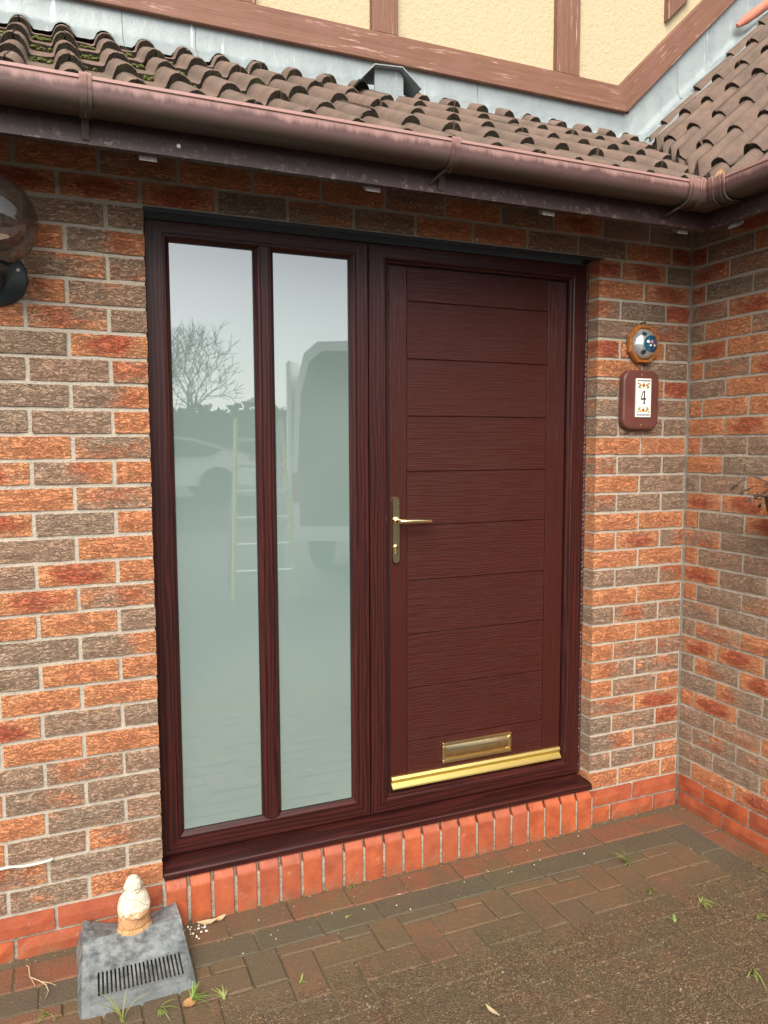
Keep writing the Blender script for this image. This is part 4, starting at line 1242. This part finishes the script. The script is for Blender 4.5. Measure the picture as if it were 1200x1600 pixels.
# withered plant in a hanging basket at the right edge
dp = thing('hanging_plant', 'withered brown plant in a dark basket hanging on the side wall', 'plant', (XC, -.575, 0))
mb = MB()
for i in range(60):
    a = rnd.uniform(0, 6.28); L = rnd.uniform(.04, .135)
    p0 = Vector((-.075 + rnd.uniform(-.04, .03), rnd.uniform(-.05, .05), 1.372 + rnd.uniform(-.01, .02)))
    p1 = p0 + Vector((math.cos(a) * L * .7, math.sin(a) * L, rnd.uniform(-.01, .05)))
    p2 = p1 + Vector((math.cos(a) * L * .4, math.sin(a) * L * .5, -rnd.uniform(.02, .07)))
    if p1.x > -.01: p1.x = -.01
    if p2.x > -.01: p2.x = -.01
    mb.tube([p0, p1, p2], [.002, .0016, .001], 4)
    for _ in range(3):
        bm = bmesh.new(); bmesh.ops.create_icosphere(bm, subdivisions=1, radius=1)
        c_ = p2.lerp(p1, rnd.random() * .6)
        sx, sy, sz = rnd.uniform(.003, .009), rnd.uniform(.004, .010), rnd.uniform(.003, .007)
        for v in bm.verts: v.co = c_ + Vector((v.co.x * sx, v.co.y * sy, v.co.z * sz)) * rnd.uniform(.6, 1.3)
        mb.bm(bm)
mb.build('withered_stems', MT['dryplant'], dp)
mb = MB().lathe([(.03, 1.25), (.055, 1.265), (.075, 1.30), (.085, 1.345), (.088, 1.362), (.082, 1.362), (.075, 1.35), (.01, 1.345)], Matrix.Translation((-.092, 0, 0)), 20)
mb.build('basket', MT['navy'], dp)
MB().tube([(.004, 0, 1.50), (-.05, 0, 1.505), (-.092, 0, 1.49), (-.092, 0, 1.37)], .003, 6).build('hook', MT['ink'], dp)

# ------------------------------------------------------------------ drain cover and figurine
dc = thing('drain_cover', 'grey slotted plastic cover on the paving against the red plinth', 'drain cover', (-.105, 0, 0))
XL, XW = -.150, .152
ys = [(-.012, .096), (-.05, .095), (-.118, .094), (-.134, .089), (-.222, .064), (-.230, .062), (-.304, .044), (-.312, .0415), (-.326, .033), (-.340, .009)]
cols = [XL, XL + .02]
ns = 21; s0, s1 = XL + .045, XW - .030
for i in range(ns):
    c_ = s0 + (s1 - s0) * i / (ns - 1)
    cols += [c_ - .0026, c_ + .0026]
cols += [XW - .012, XW]
v = []
for j, (y, z) in enumerate(ys):
    for i, x in enumerate(cols):
        t = (x - XL) / (XW - XL) * 2 - 1
        tp_ = max(0, (y + .118) / .106)
        xx = x * (1 - .10 * max(0, min(1, (y + .335) / .32)))
        dip = .036 * (1 - t * t) * tp_
        edge = .006 * max(0, abs(t) - .9) / .1 * (1 if j > 2 else 0)
        v.append((xx, y + .010 * t * (-1) * 0, z - dip - edge))
nc = len(cols); f = []
for j in range(len(ys) - 1):
    for i in range(nc - 1):
        if j == 5 and i >= 2 and (i - 2) % 2 == 0 and i < 2 + 2 * ns: continue
        f.append((j * nc + i, j * nc + i + 1, (j + 1) * nc + i + 1, (j + 1) * nc + i))
# side skirts
for side, i in ((-1, 0), (1, nc - 1)):
    b = len(v)
    for j, (y, z) in enumerate(ys):
        p = v[j * nc + i]
        v.append((p[0] + side * (.024 - .0022 * j), p[1], .009 if z > .02 else z))
    for j in range(len(ys) - 1):
        f.append((j * nc + i, (j + 1) * nc + i, b + j + 1, b + j))
mb = MB().add(v, f)
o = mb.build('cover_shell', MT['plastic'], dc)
md = o.modifiers.new('thick', 'SOLIDIFY'); md.thickness = .003; md.offset = -1
for x in (XL + .022, XW - .02):
    MB().lathe([(.004, 0), (.004, .003)], Matrix.Translation((x * .9, -.022, .088)), 8).build('screw_hole', MT['dryplant'], dc)

fig = thing('figurine', 'small weathered cream figurine with orange lower half standing on the drain cover', 'figurine', (-.098, -.098, .0815), .25)
prof = [(0, .050, .037), (.004, .053, .039), (.012, .052, .038), (.018, .049, .036), (.03, .048, .036), (.05, .047, .0365), (.07, .0475, .037), (.085, .047, .036), (.098, .045, .033), (.108, .042, .030), (.115, .037, .027), (.120, .031, .0245),
        (.125, .0265, .0235), (.130, .0245, .0235), (.138, .0245, .0245), (.147, .0240, .0245), (.156, .0215, .022), (.164, .0165, .0165), (.170, .010, .010), (.1725, .001, .001)]
def ip(z):
    for (z0, a0, b0), (z1, a1, b1) in zip(prof[:-1], prof[1:]):
        if z0 <= z <= z1:
            t = (z - z0) / (z1 - z0); return a0 + (a1 - a0) * t, b0 + (b1 - b0) * t
    return prof[-1][1:]
zs = [.1725 * (i / 90) for i in range(91)]; SEG = 56
v = []
G = lambda d, s: math.exp(-(d / s) ** 2)
for z in zs:
    a, b = ip(z)
    for k in range(SEG):
        th = 2 * math.pi * k / SEG
        x, y = a * math.cos(th), b * math.sin(th)
        fr = max(0, -math.sin(th))                          # front is -y
        d = 0
        fx = x
        d += .006 * G(z - .066, .022) * G(fx, .022) * (fr > 0)           # belly
        d += .0055 * G(z - .078, .010) * G(abs(fx) - .034, .010)           # forearms
        d += .004 * G(z - .062 - .25 * (abs(fx) - .02), .006) * (abs(fx) < .034) * fr   # hands line
        d -= .0022 * G(z - .089 + .3 * abs(fx), .0025) * fr                  # robe edge
        d -= .0016 * G((fx * 1.0 + .012 - (z - .05) * .35), .0022) * fr * (z < .075)
        d -= .0016 * G((fx * 1.0 - .014 + (z - .05) * .25), .0022) * fr * (z < .075)
        d -= .0020 * G(z - .020, .0022)
        if z > .122:
            d += .0050 * G(z - .1415, .0035) * G(fx, .0035) * fr            # nose
            d -= .0022 * G(z - .1475, .0022) * G(abs(fx) - .0085, .0040) * fr   # eyes
            d -= .0020 * G(z - .1335, .0013) * G(fx, .0075) * fr            # mouth
            d += .0022 * G(z - .1375, .004) * G(abs(fx) - .012, .004) * fr  # cheeks
            d += .0018 * G(z - .129, .003) * G(fx, .007) * fr
            d += .0050 * G(z - .1405, .0075) * G(abs(math.cos(th)) - 1, .06)    # ears
        n_ = Vector((math.cos(th), math.sin(th), 0))
        v.append((x + n_.x * d, y + n_.y * d, z))
f = [(i * SEG + k, i * SEG + (k + 1) % SEG, (i + 1) * SEG + (k + 1) % SEG, (i + 1) * SEG + k) for i in range(90) for k in range(SEG)]
mb = MB().add(v, f, 0, True); mb.add(v, [tuple(range(SEG - 1, -1, -1)), tuple(range(90 * SEG, 91 * SEG))])
mb.build('body', MT['stone'], fig)

# ------------------------------------------------------------------ weeds, litter
def tuft(loc, n, L, spread, label, flat_=.0, name='grass_tuft'):
    mb = MB(); a0 = rnd.uniform(0, 6.28)
    for _ in range(n):
        a = a0 + rnd.gauss(0, .75); l = 1.2 * L * rnd.uniform(.35, 1.15); w = rnd.uniform(.0013, .0027)
        d = Vector((math.cos(a), math.sin(a), 0)); s = Vector((-d.y, d.x, 0))
        lean = rnd.uniform(.25, 1.0) * spread
        pts = []
        for t in (0, .3, .6, .85, 1.0):
            pts.append(Vector((rnd.uniform(-.004, .004), rnd.uniform(-.004, .004), 0)) * (t == 0) + d * (l * lean * t ** 1.4) + Vector((0, 0, max(.001, l * (t * (1 - flat_) - .75 * lean * t * t)))))
        v = []
        for i, p in enumerate(pts):
            ww = w * (1, 1.1, .9, .5, .08)[i]
            v += [p - s * ww, p + Vector((0, 0, -ww * .5)), p + s * ww, p + Vector((0, 0, ww * .25))]
        mb.add(v, [(i * 4 + k, i * 4 + (k + 1) % 4, (i + 1) * 4 + (k + 1) % 4, (i + 1) * 4 + k) for i in range(4) for k in range(4)], 0, True)
    o = mb.build(name, MT['grass'], None, (loc[0], loc[1], .011))
    return tag(o, label, 'grass', 'grass weeds in the paving joints')
tuft((1.604, -.303), 16, .065, 1.0, 'largest spiky grass tuft on the paving in front of the inside corner')
tuft((1.548, -.475), 9, .055, .8, 'thin upright grass tuft second from the inside corner')
tuft((1.666, -.585), 20, .045, 1.2, 'low bushy grass clump with a long stem right of the thin tuft', .2)
tuft((1.511, -.631), 8, .028, 1.0, 'tiny grass sprig among the right-hand pavers')
tuft((1.771, -.724), 9, .06, 1.2, 'sprawling grass blades near the right edge of the picture', .2)
tuft((1.551, -.893), 10, .085, 1.25, 'long flattened grass blades at the bottom right of the paving', .35)
tuft((.028, -.385), 22, .055, 1.0, 'dense green grass tuft at the right front corner of the drain cover')
tuft((-.155, -.385), 9, .11, .9, 'tall grass blades in front of the drain cover slots')
tuft((-.06, -.38), 10, .085, 1.2, 'leaning grass blades along the front lip of the drain cover', .2)
tuft((.111, -.408), 9, .06, 1.3, 'flattened grass blades on the pavers right of the drain cover', .3)
tuft((-.338, -.283), 8, .04, 1.2, 'small grass sprig at the bottom left of the drain cover', .2)
tuft((.625, -.034), 14, .022, 1.2, 'tiny weed at the foot of the upright red bricks')
tuft((.543, -.201), 7, .022, 1.2, 'faint grass sprig on the dark band of pavers')
tuft((.325, -.43), 8, .03, 1.2, 'small grass sprig in the paving at the lower middle')
tuft((2.03, -.523), 6, .035, 1.2, 'few grass blades on the red paver band by the side wall')
tw_ = MB().tube([(-.40, -.055, .022), (-.393, -.067, .024), (-.388, -.113, .021), (-.362, -.145, .024), (-.345, -.168, .023), (-.338, -.195, .021), (-.346, -.222, .02)], [.0012, .0016, .0018, .0018, .0015, .0013, .0008], 5)
tw_.tube([(-.388, -.113, .022), (-.379, -.14, .022), (-.373, -.16, .02)], [.0012, .001, .0006], 5)
tw_.tube([(-.36, -.148, .024), (-.335, -.165, .024), (-.318, -.18, .021)], [.0012, .001, .0006], 5)
tag(tw_.build('dry_stalk', MT['straw']), 'forked dry straw stalk on the paving at the bottom left', 'stalk')
for (x, y, L, W, rz, lab) in ((.095, -.045, .065, .02, -.2, 'yellowed dry leaf against the first upright red bricks'), (.775, -.767, .05, .016, 1.9, 'pale dry leaf on the paving at the bottom middle'), (-.0, -.40, .045, .03, .4, 'rust-brown dead leaf among the grass by the drain cover'), (.15, -.052, .04, .018, .3, 'shrivelled brown leaf beside the yellow one at the brick step')):
    o = obj('dry_leaf', leaf_mesh(L, W, rnd, .5), MT['straw'] if 'yellow' in lab or 'pale' in lab else MT['leaf'], None, (x, y, .018)); o.rotation_euler = (.15, 0, rz)
    tag(o, lab, 'leaf', 'dead leaves on the paving')
mb = MB()
for _ in range(60):
    if _ < 26: x, y, s = .09 + rnd.gauss(0, .025), -.075 + rnd.gauss(0, .02), rnd.uniform(.001, .0042)
    else: x, y, s = rnd.uniform(.1, 1.7), -.06 - abs(rnd.gauss(0, .12)), rnd.uniform(.0008, .0024)
    bm = bmesh.new(); bmesh.ops.create_icosphere(bm, subdivisions=1, radius=s)
    for v in bm.verts: v.co = Vector((x, y, .0155)) + Vector((v.co.x * rnd.uniform(.7, 1.5), v.co.y * rnd.uniform(.7, 1.4), v.co.z * .7))
    mb.bm(bm)
tag(mb.build('plaster_crumbs', MT['crumb']), 'white plaster crumbs scattered below the brick step', 'crumbs', kind='stuff')

# ------------------------------------------------------------------ behind the viewer, seen mirrored in the panes
lad = thing('stepladder', 'yellow stepladder with pale treads reflected in the window panes', 'stepladder', (1.60, -4.95, -.004), .12)
def rail(x0, x1, y0, y1, z1, m, nm):
    MB().tube([(x0, y0, 0), (x1, y1, z1)], .022, 4, smooth=False).build(nm, m, lad)
rail(-.32, -.235, 0, -.34, 1.86, MT['yellow'], 'rail'); rail(.32, .235, 0, -.34, 1.86, MT['yellow'], 'rail')
rail(-.30, -.22, -.95, -.42, 1.84, MT['alu'], 'rear_leg'); rail(.30, .22, -.95, -.42, 1.84, MT['alu'], 'rear_leg')
for i in range(6):
    z = .28 + .27 * i; w = .31 - .085 * z / 1.86
    MB().cbox(-w, w, -.34 * z / 1.86 - .05, -.34 * z / 1.86 + .035, z - .025, z + .012, .004).build('tread', MT['alu'], lad)
MB().cbox(-.29, .29, -.46, -.28, 1.86, 1.93, .01).build('top_cap', MT['lampgreen'], lad)

car = thing('parked_car', 'white hatchback car parked on the road, reflected in the left pane', 'car', (1.35, -15.0, .39))
sil = [(-2.3, .35), (-2.35, .62), (-2.2, .78), (-1.3, .92), (-.45, 1.36), (.25, 1.44), (1.0, 1.38), (1.75, 1.14), (2.2, 1.02), (2.33, .92), (2.33, .55), (2.25, .33)]
def carbody(): 
    mb = MB(); n = len(sil); v = []
    for s, k in ((-.78, .0), (-.9, 1), (.9, 1), (.78, 0)):
        for x, z in sil:
            t = max(0, (z - .9) / .54)
            yy = s * (1 - .24 * t) if abs(s) > .8 else s * (1 - .30 * t)
            v.append((x * (1 if k else .985), yy, z if k else z * .995 + .003))
    f = [(r * n + i, r * n + (i + 1) % n, (r + 1) * n + (i + 1) % n, (r + 1) * n + i) for r in range(3) for i in range(n)]
    mb.add(v, f, 0, True); mb.add(v, [tuple(range(n)), tuple(range(3 * n, 4 * n))], 0)
    return mb
carbody().build('body', MT['carpaint'], car)
def side_glass(y0, s):
    pts = [(-.95, .95), (-.40, 1.27), (.25, 1.36), (.95, 1.31), (1.62, 1.10), (1.3, .98)]
    out = []
    for x, z in pts:
        t = max(0, (z - .9) / .54); out.append((x, s * (.905 * (1 - .24 * t)), z))
    n = len(out)
    return MB().add(out + [(x, y - s * .03, z) for x, y, z in out], [tuple(range(n)), tuple(range(2 * n - 1, n - 1, -1))] + [(i, (i + 1) % n, n + (i + 1) % n, n + i) for i in range(n)])
side_glass(0, 1).build('side_window', MT['carglass'], car); side_glass(0, -1).build('side_window', MT['carglass'], car)
for x in (-1.4, 1.48):
    for s in (1, -1):
        Mx = Matrix.Translation((x, s * .72, .335)) @ Matrix.Rotation(-s * math.pi / 2, 4, 'X')
        w_ = MB().lathe([(.20, .0), (.31, .0), (.335, .03), (.335, .17), (.31, .2), (.22, .2)], Mx, 28).build('wheel', MT['tyre'], car)
        MB().lathe([(.22, .17), (.21, .20), (.05, .185), (.03, .205)], Mx, 20).build('rim', MT['rim'], w_)
        MB().lathe([(.40, .17), (.40, .186)], Mx, 28).build('wheel_arch', MT['tyre'], car)
for s in (1, -1):
    MB().cbox(2.20, 2.345, s * .62 - .16, s * .62 + .16, .86, .96, .02).build('tail_light', MT['lamp_red'], car)
    MB().cbox(.5, .68, s * .905 - .012, s * .905 + .012, .84, .865, .004).build('door_handle', MT['rim'], car)

van = thing('delivery_van', 'white high-roof van with its rear doors open, reflected in the right pane', 'van', (3.07, -5.5, -.004), .56)
mb = MB()
pr_ = [(-1.0, .45), (-1.02, 1.2), (-.97, 2.2), (-.86, 2.62), (-.7, 2.75), (.7, 2.75), (.86, 2.62), (.97, 2.2), (1.02, 1.2), (1.0, .45)]
inn = [(x * .93, .62 + (z - .45) * (2.64 - .62) / (2.75 - .45)) for x, z in pr_]
n = len(pr_)
v = [(x, 0, z) for x, z in pr_] + [(x, -5.4, z if z < 1.2 else 1.2 + (z - 1.2) * .95) for x, z in pr_] + [(x, 0, z) for x, z in inn] + [(x, -3.4, z) for x, z in inn]
mb.add(v, [(i, (i + 1) % n, n + (i + 1) % n, n + i) for i in range(n)] + [tuple(range(n, 2 * n))] + [(i, (i + 1) % n, 2 * n + (i + 1) % n, 2 * n + i) for i in range(n)])
mb.build('body', MT['carpaint'], van)
MB().add(v, [(2 * n + i, 2 * n + (i + 1) % n, 3 * n + (i + 1) % n, 3 * n + i) for i in range(n)] + [tuple(range(3 * n, 4 * n))]).build('load_bay', MT['cabin'], van)
for s in (1, -1):
    MB().cbox(s * 1.065 - .03, s * 1.065 + .03, -.92, -.04, .55, 2.55, .02).build('rear_door', MT['carpaint'], van)
    MB().cbox(s * .97 - .05, s * .97 + .05, -.02, .03, .9, 1.25, .01).build('tail_light', MT['lamp_red'], van)
    for y in (-1.0, -4.4):
        Mx = Matrix.Translation((s * .80, y, .345)) @ Matrix.Rotation(s * math.pi / 2, 4, 'Y')
        MB().lathe([(.20, .0), (.32, .0), (.345, .03), (.345, .18), (.32, .21), (.12, .19)], Mx, 24).build('wheel', MT['tyre'], van)
for z in (.9, 1.4, 1.9):
    MB().box(.45, .9, -2.6, -.3, z, z + .03).build('shelf', MT['oldwood'], van)

tree = thing('bare_tree', 'leafless spreading winter tree beyond the road, reflected in the left pane', 'tree', (3.45, -20, .42))
tb = MB(); cb = MB()
tr = random.Random(7)
def grow(p, d, L, r, lev):
    pts, rad = [p], [r]; q = p
    for i in range(4):
        d = (d + Vector((tr.uniform(-.15, .15), tr.uniform(-.15, .15), tr.uniform(-.03, .10)))).normalized()
        q = q + d * (L / 4); pts.append(q); rad.append(r * (1 - .1 * (i + 1)))
    (tb if lev == 0 else cb).tube(pts, rad, 6 if lev < 2 else 4 if lev < 3 else 3, caps=lev < 2)
    if lev >= 5: return
    nb = 6 if lev == 0 else 4 if lev < 3 else 3
    a0 = tr.uniform(0, 6.28)
    for k in range(nb):
        t = (3, 4)[k % 2] if lev == 0 else tr.choice((2, 3, 4, 4)); a = a0 + 6.28 * k / nb + tr.uniform(-.4, .4)
        s = d.orthogonal().normalized(); s = Matrix.Rotation(a, 3, d) @ s
        nd = (d * .75 + s * tr.uniform(.45, .85) + Vector((0, 0, .12))).normalized()
        grow(pts[t], nd, L * tr.uniform(.64, .78), max(.010, rad[t] * .60), lev + 1)
grow(Vector((0, 0, -.05)), Vector((0, 0, 1)), 1.9, .15, 0)
tb.build('trunk', MT['bark'], tree); cb.build('crown', MT['bark'], tree)
hd = thing('hedge', 'dark clipped hedge along the far side of the road, reflected in the panes, with added unseen ends', 'hedge', (0, -32, .5))  # hedge lengthened with unseen ends to block low sky light at the eaves
mb = MB()
for i in range(9000):
    x = rnd.uniform(-45, 50); z = rnd.uniform(0, 2.9) ; y = rnd.uniform(-.7, .7)
    a = Vector((rnd.gauss(0, 1), rnd.gauss(0, 1), rnd.gauss(0, 1))).normalized() * .26; b = a.orthogonal().normalized() * .18
    c_ = Vector((x, y, z + .18 * math.sin(x) + .15 * math.sin(x * 2.7)))
    mb.add([c_ - a, c_ + b, c_ + a, c_ - b], [(0, 1, 2, 3)])
mb.box(-45, 50, -.55, .55, -.1, 2.6)
mb.build('foliage', MT['hedge'], hd)
